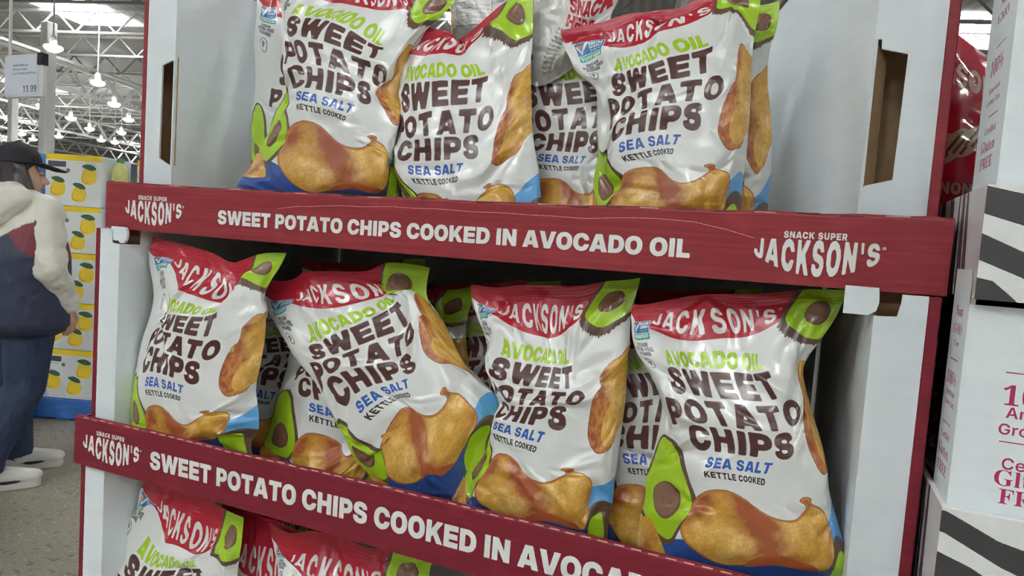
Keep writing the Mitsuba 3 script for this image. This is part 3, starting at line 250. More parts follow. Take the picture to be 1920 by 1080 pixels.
def front_art():
    """(part, colour, outline) of the front print, later ones lie over earlier ones."""
    A = []
    add = lambda part, col, g: A.append((part, col, g))
    T = lambda s, font, u0, u1, v0, v1, **k: text(s, font, (v1 - v0) * BH, u0 * BW, (1 - v1) * BH, width=(u1 - u0) * BW, **k)
    # blue foot of the bag
    add('blue_corner', C_SKY, uvline([(.80, .80), (1.0, .655), (1.01, .655), (1.01, 1.01), (.80, 1.01)]))
    add('blue_corner', C_NAVY, uvline([(-.01, .80), (.12, .80), (.25, .84), (.4, .90), (.8, .88), (1.01, .93), (1.01, 1.01), (-.01, 1.01)]))
    # avocado half at the lower left
    skin = uvp([(.0, .60), (.02, .485), (.075, .445), (.135, .47), (.18, .56), (.235, .675), (.225, .76), (.15, .82), (.05, .80), (-.03, .72)])
    add('avocado_picture', C_SKIN, skin)
    add('avocado_picture', C_GREEN, affinity.translate(skin.buffer(-3.6), -1.5, 1.0))
    pit = uvp([(.035, .66), (.085, .625), (.14, .655), (.145, .715), (.095, .75), (.04, .725)])
    add('avocado_picture', C_PITD, pit)
    add('avocado_picture', C_PIT, affinity.translate(pit.buffer(-1.8), -1.4, .6))
    for a, b in ((.065, .685), (.068, .705), (.085, .70), (.09, .72), (.10, .70)):
        add('avocado_picture', C_PITD, sg.Point(a * BW, (1 - b) * BH).buffer(1.1, quad_segs=2))
    # avocado slice at the lower right
    add('avocado_slice_picture', C_SKIN, uvp([(.83, .99), (.85, .87), (.90, .80), (.97, .79), (1.03, .84), (1.05, 1.0), (.95, 1.03)]))
    add('avocado_slice_picture', C_GREEN, uvp([(.80, 1.0), (.87, .88), (.93, .835), (.965, .85), (.975, .93), (.95, 1.02)]))
    # chips: a small one at the left, the large one along the foot, two stacked on the right edge
    add('chip_picture', None, uvp([(-.02, .80), (.03, .765), (.075, .80), (.125, .86), (.135, .885), (.09, .90), (.03, .915), (-.02, .90)]))
    big = uvp([(0.212, .745), (0.221, .685), (0.282, .652), (0.361, .648), (0.431, .672), (0.496, .725), (0.561, .748), (0.635, .735), (0.705, .690), (0.714, .665), (0.696, .648),
               (0.714, .638), (0.738, .648), (0.742, .668), (0.793, .700), (0.844, .745), (0.868, .80), (0.858, .865), (0.812, .905), (0.747, .918), (0.654, .905), (0.561, .893), (0.486, .905), (0.403, .915), (0.338, .905), (0.273, .875), (0.221, .83), (0.200, .79)])
    add('chip_picture_edge', (.13, .045, .02), big.buffer(.55))
    add('chip_picture', None, big)
    add('chip_rim', (.40, .15, .040), big.difference(affinity.translate(big.buffer(-1.5), .8, -.9)))
    add('chip_underside', (.30, .075, .03), uvp([(0.468, .912), (0.496, .882), (0.561, .868), (0.635, .885), (0.710, .898), (0.747, .918), (0.654, .912), (0.561, .900)]))
    st1 = uvp([(.835, 0.382), (.845, 0.317), (.895, 0.273), (.955, 0.262), (1.02, 0.282), (1.03, 0.469), (.97, 0.508), (.88, 0.469), (.80, 0.417), (.81, 0.395)])
    st2 = uvp([(.785, 0.421), (.83, 0.430), (.90, 0.460), (.99, 0.500), (.995, 0.521), (.93, 0.578), (.87, 0.595), (.80, 0.600), (.765, 0.556), (.755, 0.495)])
    st3 = uvp([(.825, .500), (.87, .468), (.94, .462), (1.01, .480), (1.01, .535), (.94, .568), (.86, .585), (.825, .575), (.812, .54)])
    add('chip_stack_edge', (.13, .045, .02), st1.union(st2).buffer(.55))
    add('chip_stack_picture', None, st1)
    add('chip_stack_shade', None, st2)
    add('chip_stack_picture', None, st3)
    # red banner, brand, avocado half at the upper right
    add('brand_banner', C_RED, uvp([(-.05, -.03), (-.02, .040), (.05, .066), (.15, .105), (.27, .136), (.40, .148), (.53, .142), (.66, .120), (.76, .090), (.90, .03), (.95, -.04), (.45, -.05)]))
    add('brand_name', C_FILM, brand(.185 * BW, .705 * BW, (1 - .052) * BH, .083 * BH))
    add('brand_name', C_FILM, sg.Point(.722 * BW, (1 - .058) * BH).buffer(1.3).difference(sg.Point(.722 * BW, (1 - .058) * BH).buffer(.8)))
    grn = uvp([(.735, .108), (.77, .045), (.85, -.03), (1.06, -.06), (1.06, .10), (1.0, .160), (.90, .172), (.80, .146)])
    ask = affinity.translate(grn.buffer(3.8), -1.5, -2.6).union(grn.buffer(2.0))
    add('avocado_half_picture', C_SKIN, ask)
    rim = ask.exterior
    for k in range(60):
        q = rim.interpolate(k / 60, normalized=True)
        if q.x < .99 * BW and q.y < (1 - .085) * BH:
            add('avocado_half_picture', C_SKIN, q.buffer(1.0 + .8 * (k % 3 == 0), quad_segs=2))
    add('avocado_half_picture', C_GREEN, grn)
    pit = uvp([(.815, .075), (.845, .045), (.90, .038), (.94, .06), (.945, .10), (.905, .12), (.845, .115), (.815, .098)])
    add('avocado_half_picture', C_PITD, pit)
    add('avocado_half_picture', C_PIT, affinity.translate(pit.buffer(-1.6), -1.2, .6))
    for a, b in ((.855, .085), (.875, .098), (.895, .080), (.90, .10), (.915, .09)):
        add('avocado_half_picture', C_PITD, sg.Point(a * BW, (1 - b) * BH).buffer(1.1, quad_segs=2))
    # badges at the upper left
    x, y, w, h = .055 * BW, (1 - .152) * BH, .118 * BW, .078 * BH
    add('certification_badge', (.75, .78, .76), shapely.box(x, y, x + w, y + h))
    add('certification_badge', (.025, .14, .33), shapely.box(x + .6, y + h * .34, x + w - .6, y + h - .6))
    add('certification_badge', (.02, .27, .20), shapely.box(x + .6, y + .6, x + w - .6, y + h * .30))
    add('certification_badge', (.70, .74, .70), sg.Polygon([(x + 1.2, y + h * .80), (x + w * .20, y + h * .36), (x + w * .52, y + h * .98), (x + w * .42, y + h * .98), (x + w * .21, y + h * .58), (x + w * .12, y + h * .86)]))
    add('certification_badge', (.55, .20, .03), sg.Point(x + w * .2, y + h * .78).buffer(2.2, quad_segs=2))
    for k, s in enumerate(('NON', 'GMO')):
        add('certification_badge', C_FILM, text(s, 'b', h * .17, x + w * .50, y + h * (.76 - .20 * k), width=w * .42))
    add('certification_badge', C_FILM, text('Project'.lower(), 'm', h * .10, x + w * .54, y + h * .41, width=w * .36))
    add('certification_badge', C_FILM, text('VERIFIED', 'b', h * .17, x + w * .08, y + h * .09, width=w * .84))
    for k, (s, wd) in enumerate((('VEGAN', .070), ('GLUTEN-FREE', .115), ('KOSHER', .075))):
        add('diet_lettering', C_INK, text(s, 'b', .0125 * BH, (.113 - wd / 2) * BW, (1 - .172 - .0145 * k) * BH, width=wd * BW))
    cx, cy = .112 * BW, (1 - .230) * BH
    for k in range(20):
        a = k * math.pi / 10
        add('diet_lettering', C_INK, affinity.rotate(shapely.box(cx + 4.6, cy - .45, cx + 6.1, cy + .45), math.degrees(a), origin=(cx, cy)))
    add('diet_lettering', C_INK, text('9', 'b', 5.2, cx, cy - 2.6, anchor='c'))
    # product lettering
    add('avocado_oil_lettering', C_GREEN, T('AVOCADO OIL', 'b', .216, .658, .178, .222, wobble=.045, fat=.012, rounding=.03, seed=4))
    add('product_name', C_BROWN, T('SWEET', 'b', .198, .676, .232, .312, wobble=.05, fat=.016, rounding=.05, track=.085, seed=1))
    add('product_name', C_BROWN, T('POTATO', 'b', .152, .736, .328, .412, wobble=.05, fat=.016, rounding=.05, track=.10, seed=8))
    add('product_name', C_BROWN, T('CHIPS', 'b', .207, .667, .424, .520, wobble=.05, fat=.016, rounding=.05, track=.09, seed=3))
    add('flavour_lettering', C_BLUE, T('SEA SALT', 'b', .290, .575, .540, .578, wobble=.02, track=.07))
    add('cooking_lettering', C_BLACK, T('KETTLE COOKED', 'b', .299, .570, .592, .613, wobble=.015, track=.10))
    return A

# ---------------------------------------------------------------- print laid over a curved surface
def partition(regions, w, h, xs, ys, base):
    """Cuts the page into its printed regions along a grid: {part: (points, triangles, colours or None)}."""
    page = shapely.box(0, 0, w, h)
    covered, flat = sg.Polygon(), []
    for part, col, g in reversed(regions):
        g = shapely.set_precision(g.intersection(page), 1e-3).difference(covered)
        if g.area > 1e-3:
            flat.append((part, col, g))
            covered = covered.union(g)
    flat.append((base[0], base[1], page.difference(covered)))
    cells = {}
    for part, col, g in flat:
        out = []
        shapely.prepare(g)
        gx0, gy0, gx1, gy1 = g.bounds
        for j in range(len(ys) - 1):
            if ys[j + 1] < gy0 or ys[j] > gy1: continue
            strip = g.intersection(shapely.box(-1, ys[j], w + 1, ys[j + 1]))
            if strip.is_empty: continue
            sx0, _, sx1, _ = strip.bounds
            ii = np.arange(max(0, np.searchsorted(xs, sx0, 'right') - 1), min(len(xs) - 1, np.searchsorted(xs, sx1, 'left')))
            bx = shapely.box(xs[ii], ys[j], xs[ii + 1], ys[j + 1])
            piece = shapely.intersection(bx, strip)
            area = shapely.area(piece)
            full = area > shapely.area(bx) * (1 - 1e-9)
            for i in ii[full]:
                a, b, c, d = (xs[i], ys[j]), (xs[i + 1], ys[j]), (xs[i + 1], ys[j + 1]), (xs[i], ys[j + 1])
                out += [(a, b, c), (a, c, d)]
            rest = shapely.get_parts(shapely.get_parts(piece[~full & (area > 1e-7)]))
            rest = rest[shapely.get_type_id(rest) == 3]
            if len(rest):
                tri = shapely.get_parts(shapely.constrained_delaunay_triangles(rest))
                for t in tri:
                    c = shapely.get_coordinates(t)[:3]
                    out.append(tuple(map(tuple, c)))
        if out:
            cells.setdefault(part, []).append((col, np.array(out)))
    result = {}
    for part, lots in cells.items():
        V, F, Cc, at = [], [], [], 0
        for col, tri in lots:
            p = np.round(tri.reshape(-1, 2), 4)
            u, inv = np.unique(p, axis=0, return_inverse=True)
            f = inv.reshape(-1, 3)
            e1, e2 = u[f[:, 1]] - u[f[:, 0]], u[f[:, 2]] - u[f[:, 0]]
            s = e1[:, 0] * e2[:, 1] - e1[:, 1] * e2[:, 0]
            f = np.where((s < 0)[:, None], f[:, ::-1], f)[np.abs(s) > 1e-9]
            V.append(u); F.append(f + at); at += len(u)
            Cc.append(np.tile(col if col else (0, 0, 0), (len(u), 1)))
        result[part] = (np.vstack(V), np.vstack(F), np.vstack(Cc) if lots[0][0] is not None else None)
    return result

class Grid:
    """Positions and normals known on a grid, interpolated in between."""
    def __init__(self, xs, ys, P, flip=False):
        self.xs, self.ys, self.P = xs, ys, P
        du = np.gradient(P, axis=1); dv = np.gradient(P, axis=0)
        n = np.cross(du, dv)
        self.N = n / (np.linalg.norm(n, axis=2, keepdims=True) + 1e-12)
    def at(self, pts):
        i = np.clip(np.searchsorted(self.xs, pts[:, 0], 'right') - 1, 0, len(self.xs) - 2)
        j = np.clip(np.searchsorted(self.ys, pts[:, 1], 'right') - 1, 0, len(self.ys) - 2)
        a = ((pts[:, 0] - self.xs[i]) / (self.xs[i + 1] - self.xs[i]))[:, None]
        b = ((pts[:, 1] - self.ys[j]) / (self.ys[j + 1] - self.ys[j]))[:, None]
        mixed = lambda A: (A[j, i] * (1 - a) + A[j, i + 1] * a) * (1 - b) + (A[j + 1, i] * (1 - a) + A[j + 1, i + 1] * a) * b
        n = mixed(self.N)
        return mixed(self.P), n / (np.linalg.norm(n, axis=1, keepdims=True) + 1e-12)

def lay(key, art, grid, bsdf, special=None, scale_uv=None, only=None):
    """Puts a partitioned print on a surface, one entry for each printed part."""
    for part, (p, f, col) in art.items():
        v, n = grid.at(p)
        uv = np.column_stack([p[:, 0] / scale_uv[0], 1 - p[:, 1] / scale_uv[1]]) if scale_uv else None
        b = (special or {}).get(part, bsdf)
        put(f'{key}__{part}' if part else key, v, f, b, n=n, uv=uv if col is None or special and part in special else None, col=col if b in ('film', 'print', 'red_foil', 'matte', 'gloss') else None)

def rect_grid(o, ex, ey, w, h, xs, ys, unit=.001):
    X, Y = np.meshgrid(xs, ys)
    return Grid(xs, ys, np.asarray(o) + X[..., None] * unit * np.asarray(ex) + Y[..., None] * unit * np.asarray(ey))

# ---------------------------------------------------------------- the building
def wa(a, b, z=0.0):                                     # a point given along the building's own axes
    return E1 * a + E2 * b + np.array([0, 0, z])
RA0, RA1, RB0, RB1 = -110.0, 34.0, -34.0, 72.0
def slab(a0, a1, b0, b1, z0, z1):
    return frame(trimesh.creation.box(bounds=[[a0, b0, z0], [a1, b1, z1]]), (0, 0, 0), E1, E2, (0, 0, 1))
add('floor', slab(RA0, RA1, RB0, RB1, -.2, 0), 'concrete'); tag('floor', 'speckled grey brown polished concrete floor', kind='structure')
add('ceiling', slab(RA0, RA1, RB0, RB1, ROOF + .9, ROOF + 1.1), 'deck'); tag('ceiling', 'grey metal roof deck over open-web joists', kind='structure')
for k, (s, a) in enumerate({'left': (RA0 - .2, RA0, RB0, RB1), 'right': (RA1, RA1 + .2, RB0, RB1), 'back': (RA0, RA1, RB1, RB1 + .2), 'front': (RA0, RA1, RB0 - .2, RB0)}.items()):
    add(f'wall_{s}', slab(*a, 0, ROOF + 1.1), 'wall_paint'); tag(f'wall_{s}', 'pale painted warehouse wall', kind='structure')

def joist(a0, a1, b, zt, zb, step, w):
    """An open-web joist along the building: two chords and the zigzag between."""
    ms = [bar(wa(a0, b, zt), wa(a1, b, zt), w * 1.6, w), bar(wa(a0, b, zb), wa(a1, b, zb), w * 1.4, w)]
    n = int((a1 - a0) / step)
    for i in range(n):
        x = a0 + (i + .5) * step
        ms += [bar(wa(x - step / 2, b, zb), wa(x, b, zt), w * .7), bar(wa(x, b, zt), wa(x + step / 2, b, zb), w * .7)]
    return cat(*ms)
def girder(a, b0, b1, zt, zb, step, w):
    ms = [bar(wa(a, b0, zt), wa(a, b1, zt), w * 1.6, w), bar(wa(a, b0, zb), wa(a, b1, zb), w * 1.4, w)]
    for i in range(int((b1 - b0) / step)):
        y = b0 + (i + .5) * step
        ms += [bar(wa(a, y - step / 2, zb), wa(a, y, zt), w * .8), bar(wa(a, y, zt), wa(a, y + step / 2, zb), w * .8)]
    return cat(*ms)
for k, b in enumerate(np.arange(-10, 62, 3.0)):
    add(numbered('ceiling__roof_joist'), joist(-100, 26, b, ROOF + .8, ROOF + .1, 1.5, .07), 'steel' if k % 3 else 'steel_dark')
for a in np.arange(-94, 26, 12.0):
    add(numbered('ceiling__roof_girder'), girder(a, -20, 66, ROOF + .1, ROOF - .9, 2.0, .13), 'steel')
for k, a in enumerate(np.arange(-92, 26, 12.0)):         # sprinkler pipes
    add(numbered('ceiling__sprinkler_pipe'), bar(wa(a, -20, ROOF - .25), wa(a, 66, ROOF - .25), .09), 'steel')

SKY_A, SKY_B = np.arange(-87.5, 26, 14.0), np.arange(-18.8, 60, 13.0)
for a in SKY_A:
    for b in SKY_B:
        key = numbered('skylight')
        m = frame(trimesh.creation.box(extents=[2.4, 3.0, .04]), wa(a, b, ROOF + .86), E1, E2, (0, 0, 1))
        add(key, m, 'wall_paint', emitter={'type': 'area', 'radiance': {'type': 'rgb', 'value': [SKYLIGHT, SKYLIGHT * 1.04, SKYLIGHT * 1.08]}})
        labels[key] = {'label': 'bright rectangular skylight panel set in the grey warehouse roof', 'category': 'skylight', 'group': 'skylights in the warehouse roof', 'kind': 'structure'}

def lathe(profile, sections=20):
    return trimesh.creation.revolve(np.array(profile), sections=sections)
LAMP_SPOTS = [(-17.63, 13.40, 'nearest'), ]
def lamp(x, y, z, s, label):
    key = numbered('high_bay_lamp')
    o = np.array([x, y, z])
    add(key + '__housing', lathe([(0, .62 * s), (.10 * s, .60 * s), (.15 * s, .50 * s), (.15 * s, .22 * s), (.20 * s, .16 * s), (.17 * s, .14 * s), (0, .14 * s)]).apply_translation(o), 'column_paint', smooth=40)
    add(key + '__globe', lathe([(0, -.16 * s), (.16 * s, -.14 * s), (.32 * s, -.05 * s), (.40 * s, .06 * s), (.36 * s, .14 * s), (.18 * s, .17 * s), (0, .17 * s)]).apply_translation(o), 'wall_paint', smooth=40,
        emitter={'type': 'area', 'radiance': {'type': 'rgb', 'value': [LAMP * .98, LAMP, LAMP * .98]}})
    add(key + '__hanger', bar(o + [0, 0, .6 * s], [x, y, ROOF + .9], .03), 'steel')
    labels[key] = {'label': label, 'category': 'lamp', 'group': 'high-bay lamps under the warehouse roof'}
for (x, y), lab in zip(LAMPS, LAMP_LABELS):
    lamp(x, y, 5.9, .62, lab)
for x, y in ((1.5, -6.0), (-5.0, -5.0), (8.0, -6.5), (-2.0, -12.0), (5.0, -13.0), (10.0, .5), (14.0, -7.0), (9.0, 7.0)):   # unseen lamps added as fill, behind the camera and to its right
    lamp(x, y, 5.9, 1.0, 'added unseen high-bay fill lamp in front and to the right of the chip display')

for k, (x, y, w, lab) in enumerate(COLUMNS):
    key = numbered('column')
    add(key + '__shaft', box(x - w / 2, x + w / 2, y - w / 2, y + w / 2, 0, ROOF + .05, .02), 'column_paint')
    add(key + '__base_plate', box(x - w * .8, x + w * .8, y - w * .8, y + w * .8, 0, .03), 'steel')
    tag(key, lab, kind='structure')

# ---------------------------------------------------------------- the cardboard display
TW = 1.2                                                 # width of a tray, metres
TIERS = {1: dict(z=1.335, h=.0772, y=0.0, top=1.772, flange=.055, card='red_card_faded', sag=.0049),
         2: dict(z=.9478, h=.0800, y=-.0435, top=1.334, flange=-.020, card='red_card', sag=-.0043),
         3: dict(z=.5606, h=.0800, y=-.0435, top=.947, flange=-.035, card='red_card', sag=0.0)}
WHERE = {1: 'top', 2: 'middle', 3: 'lowest'}

def lip_regions(tier):
    many = []
    R = []
    W_ = (.70, .74, .72)
    def mark(part, g): R.append((part, W_, g))
    def logo(x0, x1, ytop, h, ysn, hsn):
        k = '' if not many else '_001'
        many.append(1)
        mark('tagline' + k, text('SNACK SUPER', 'b', hsn, x0 + (x1 - x0) * .235, ysn - hsn / 2, width=(x1 - x0) * .50, track=.10))
        mark('brand_name' + k, brand(x0, x1 - .008 * (x1 - x0), ytop, h, fat=.004))
        c = sg.Point(x1 + .018 * (x1 - x0), ytop - h * .13)
        mark('registered_mark' + k, c.buffer(1.7).difference(c.buffer(1.1)).union(sg.Point(c.x, c.y).buffer(.5)))
    S = 'SWEET POTATO CHIPS COOKED IN AVOCADO OIL'
    if tier == 1:
        logo(46.8, 174, 48.2, 37.5, 53.6, 7.2)
        mark('lettering', text(S, 'b', 21.0, 248.5, 21.5, width=703.5, fat=.012, track=.02))
        logo(1019, 1140, 48.2, 37.5, 53.2, 7.2)
    elif tier == 2:
        logo(21, 152, 51.5, 38.5, 57.6, 7.2)
        g = text(S, 'b', 27.0, 175.5, 23.5, fat=.012, track=.02)
        i = text(S[:28], 'b', 27.0, 175.5, 23.5, fat=.012, track=.02)
        k = 604.0 / (i.bounds[2] - i.bounds[0])
        g = affinity.scale(g, k, 1, origin=(175.5, 0))
        g = shapely.transform(shapely.segmentize(g, 20), lambda c: np.column_stack([c[:, 0], c[:, 1] + (.0055 * np.clip(c[:, 0] - 175, 0, 420)) ]))
        mark('lettering', g)
    return R

def tray(tier):
    t = TIERS[tier]; z, h, y, sag = t['z'], t['h'], t['y'], t['sag']
    key = numbered('display_tray')
    r, th = .0045, .010
    arc = r * math.pi / 2
    H = (h - r + arc + th - 2 * r + arc) * 1000          # over the rounded top and down behind
    xs = np.linspace(0, TW * 1000, 61)
    ys = np.unique(np.concatenate([np.linspace(0, (h - r) * 1000, 12), np.linspace((h - r) * 1000, (h - r + arc) * 1000, 6), np.linspace((h - r + arc) * 1000, H - arc * 1000, 3), np.linspace(H - arc * 1000, H, 5)]))
    def prof(s):                                         # along the lip's section: (depth, height)
        s = s / 1000.0
        if s <= h - r: return 0, s
        if s <= h - r + arc:
            a = (s - h + r) / r
            return r - r * math.cos(a), h - r + r * math.sin(a)
        s2 = s - (h - r + arc)
        if s2 <= th - 2 * r: return r + s2, h
        a = (s2 - th + 2 * r) / r
        return th - r + r * math.sin(a), h - r + r * math.cos(a)
    sec = np.array([prof(s) for s in ys])
    P = np.zeros((len(ys), len(xs), 3))
    X = xs / 1000
    rnd = meshkit.fbm(np.column_stack([X * 7, X * 0, X * 0 + tier]), 3) - .5
    dz = -sag * 4 * (X / TW) * (1 - X / TW)
    wave = (meshkit.noise(np.column_stack([X * 45, X * 0 + 3, X * 0 + tier])) - .5) * .0022
    P[:, :, 0] = X[None]
    P[:, :, 1] = y + sec[:, 0:1] + (rnd * .006)[None] * (sec[:, 1:2] / h)
    P[:, :, 2] = z + sec[:, 1:2] + dz[None] * .5 * (1 + sec[:, 1:2] / h) + wave[None] * (sec[:, 1:2] / h) ** 6
    g = Grid(xs, ys, P)
    art = partition(lip_regions(tier), TW * 1000, H, xs, ys, ('front_lip', None))
    for part, (p, f, col) in art.items():
        v, n = g.at(p)
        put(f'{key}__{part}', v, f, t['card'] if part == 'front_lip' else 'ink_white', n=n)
    if tier == 1:                                        # a long scratch in the print
        line = sg.LineString([(363, 50.5), (402, 56.3), (476, 60.6), (562, 63.1), (690, 62.6), (830, 61.2), (911, 64.2), (953, 62.4), (988, 55.8), (1018, 48.1)]).segmentize(8)
        c = np.array(line.coords); c[:, 1] += .35 * np.sin(c[:, 0] * .9)
        q, n = g.at(c)
        w = np.array([0, 0, .00028])
        v = np.vstack([q + n * .00015 - w, q + n * .00015 + w]); m = len(c); i = np.arange(m - 1)
        put(f'{key}__scratch', v, np.vstack([np.column_stack([i, i + 1, i + m]), np.column_stack([i + 1, i + m + 1, i + m])]), 'cut_edge')
    # back of the lip, the tray's floor and its side lips
    back = np.zeros((2, len(xs), 3)); back[0] = P[-1]; back[1] = P[-1]; back[1][:, 2] = z; back[:, :, 1] = P[-1][:, 1][None]
    nx = len(xs)
    f = [(i, i + 1, nx + i + 1, nx + i) for i in range(nx - 1)]
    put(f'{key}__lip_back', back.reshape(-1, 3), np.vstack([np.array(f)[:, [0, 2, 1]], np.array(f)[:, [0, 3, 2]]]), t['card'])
    add(f'{key}__floor_panel', box(.004, TW - .004, y + .012, y + .95, z, z + .006), 'kraft')
    for x in (0.0, TW - .006):
        m = sg.Polygon([(y + .001, z), (y + .95, z), (y + .95, z + h), (y + .001, z + h - .004)])
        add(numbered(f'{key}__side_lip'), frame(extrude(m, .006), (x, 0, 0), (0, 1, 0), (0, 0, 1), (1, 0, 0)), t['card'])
    # perforations where the lip is folded over
    pitch, ln = (.0415, .022) if tier == 1 else (.0192, .0115)
    for i in range(int((TW - .03) / pitch)):
        x = .02 + i * pitch
        j = int(np.searchsorted(X, x)) - 1
        zz = z + h - .0016 + dz[j] + wave[j]
        yy = y + .0005 + rnd[j] * .006
        add(numbered(f'{key}__perforation'), box(x, x + ln, yy - .0003, yy + .0016, zz - .0004, zz + .0007), 'cut_dark' if tier == 1 and i % 3 else 'cut_edge')
    return key

for tier, lab in ((1, 'red cardboard tray of the top tier, white lettering between two brand marks'),
                  (2, 'red cardboard tray of the middle tier with larger white lettering')):
    k = tray(tier)
    tag(k, lab, 'display tray')
k = tray(3); tag(k, 'red cardboard tray of the lowest tier under the three bags at the bottom edge', 'display tray')

def side_wall(tier, side):
    t = TIERS[tier]; y, z0, z1 = t['flange'], t['z'] + .007, t['top']
    key = numbered('display_side_panel')
    S = 1 if side == 'left' else -1
    mx = (lambda x: x) if side == 'left' else (lambda x: TW - x)
    xo, xi, xc = .0065, .0172, {1: .0825, 2: .0625, 3: .0625}[tier]
    def outline(pts): return sg.Polygon([(mx(a), b) for a, b in pts]).buffer(0)
    fl = outline([(xi, z0), (xc, z0), (xc, z1), (xi, z1)])
    if tier == 1:
        hole = outline([(.0525, 1.457), (.0535, 1.612), (.0795, 1.6195), (.0812, 1.6350), (.0835, 1.6345), (.0835, 1.4440), (.0815, 1.4440)] if side == 'left' else
                       [(.0520, 1.4525), (.0500, 1.5840), (.0752, 1.5905), (.0760, 1.6010), (.0850, 1.6000), (.0850, 1.4385), (.0815, 1.4395), (.078, 1.4455)])
        fl = fl.difference(hole)
    if tier == 2:
        fl = fl.difference(outline([(.0425, 1.3120), (.0625, 1.3105), (.0625, 1.35), (.0395, 1.35), (.0400, 1.326)]))
    add(f'{key}__front_flange', wallpanel(fl, y, .003), 'white_card')
    re = box(min(mx(xo), mx(xi)), max(mx(xo), mx(xi)), y - .0006, y + .0034, z0, z1, .0012)
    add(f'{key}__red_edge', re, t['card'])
    top = outline([(xo - .0004, z0), (xo + .0026, z0), (xo + .0026, z1), (xo - .0004, z1)])
    m = sg.Polygon([(y + .003, z0), (y + .93, z0), (y + .93, z1), (y + .003, z1)])
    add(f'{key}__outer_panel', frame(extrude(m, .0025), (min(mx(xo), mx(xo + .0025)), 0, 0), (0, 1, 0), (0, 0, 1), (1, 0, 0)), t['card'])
    add(f'{key}__outer_lining', frame(extrude(m.buffer(-.001), .0015), (min(mx(xo + .0026), mx(xo + .0041)), 0, 0), (0, 1, 0), (0, 0, 1), (1, 0, 0)), 'kraft')
    # the wall itself runs back from the crease, drawing in a little
    xb = xc + (.286 if side == 'right' and tier == 1 else .02 if tier == 1 else .06 if side == 'right' else .10)
    a, b = np.array([mx(xc), y, 0]), np.array([mx(xb), y + .93, 0])
    d = (b - a) / np.linalg.norm(b - a); nn = np.array([-d[1], d[0], 0]) * (1 if side == 'left' else -1)
    L = np.linalg.norm(b - a)
    sp = sg.Polygon([(0, z0), (L, z0), (L, z1), (0, z1)])
    if tier == 2:
        sp = sp.difference(shapely.box(0, 1.311, .036, 1.36))
    add(f'{key}__inner_panel', frame(extrude(sp, .0035), a, d, (0, 0, 1), nn), 'white_card')
    add(f'{key}__post_back', box(min(mx(xo + .004), mx(xc - .002)), max(mx(xo + .004), mx(xc - .002)), y + .055, y + .059, z0, z1), 'kraft')
    if tier == 1:
        zt, zb = (1.625, 1.446) if side == 'left' else (1.597, 1.441)
        q = sg.Polygon([(.001, zb), (.026, zb + .012), (.026, zt - .012), (.001, zt)])
        ang = math.radians(62)
        dd = np.array([-S * math.cos(ang), math.sin(ang), 0])
        add(f'{key}__hand_hole_flap', frame(extrude(q, .0025), (mx(xc - .0005), y + .003, 0), dd, (0, 0, 1), np.cross(dd, (0, 0, 1))), 'kraft')
    if tier == 2:
        cx = .0525 if side == 'left' else .0720
        tab = sg.Polygon([(.036, 1.3385), (.069, 1.3385), (.0735, 1.330), (.0715, 1.319), (.0650, 1.3125), (.0570, 1.3125), (.0535, 1.316), (.038, 1.316)]) if side == 'left' else \
              sg.Polygon([(.060, 1.3385), (.090, 1.3385), (.090, 1.3105), (.0670, 1.3105), (.0605, 1.3155), (.0585, 1.3240), (.0590, 1.3320)])
        tab = affinity.scale(tab, 1, 1)
        tabm = sg.Polygon([(mx(p), q) for p, q in tab.exterior.coords]).buffer(0)
        add(f'{key}__lock_tab', wallpanel(tabm.buffer(.002).buffer(-.002), y + .0045, .004), 'white_card')
    return key

for tier in (1, 2, 3):
    for side in ('left', 'right'):
        k = side_wall(tier, side)
        tag(k, f'white cardboard {side} side of the {WHERE[tier]} tier, red-edged' + (' with a hand hole' if tier == 1 else ', notched at its top' if tier == 2 else ''), 'side panel')
for tier in (1, 2, 3):
    t = TIERS[tier]
    key = numbered('display_divider')
    ins = .2205 if tier == 1 else .100
    zt = 1.70 if tier == 1 else t['top']
    pl = shapely.box(.10 if tier == 1 else .120, t['z'] + .007, TW - ins, zt)
    add(key + '__panel', wallpanel(pl, .470, .004), 'white_card')
    add(key + '__top_fold', box(.10 if tier == 1 else .120, TW - ins, .468, .476, zt - .012, zt + .002, .002), 'white_edge')
    tag(key, f'white cardboard divider standing behind the bags of the {WHERE[tier]} tier', 'divider')
# the pallet the display stands on
key = 'pallet_carton'
add(key + '__carton', box(.01, TW - .01, -.02, .92, .145, .560, .003), 'red_card')
for i, x in enumerate((.0, .2, .4, .6, .8, 1.0)):
    add(numbered(key + '__pallet_board'), box(x + .02, x + .18, -.02, .92, .122, .144, .002), 'kraft')
for i, x in enumerate((.05, .56, 1.06)):
    add(numbered(key + '__pallet_runner'), box(x, x + .09, -.02, .92, .0, .121, .002), 'kraft')
tag(key, 'red carton on a wooden pallet carrying the chip display', 'carton')

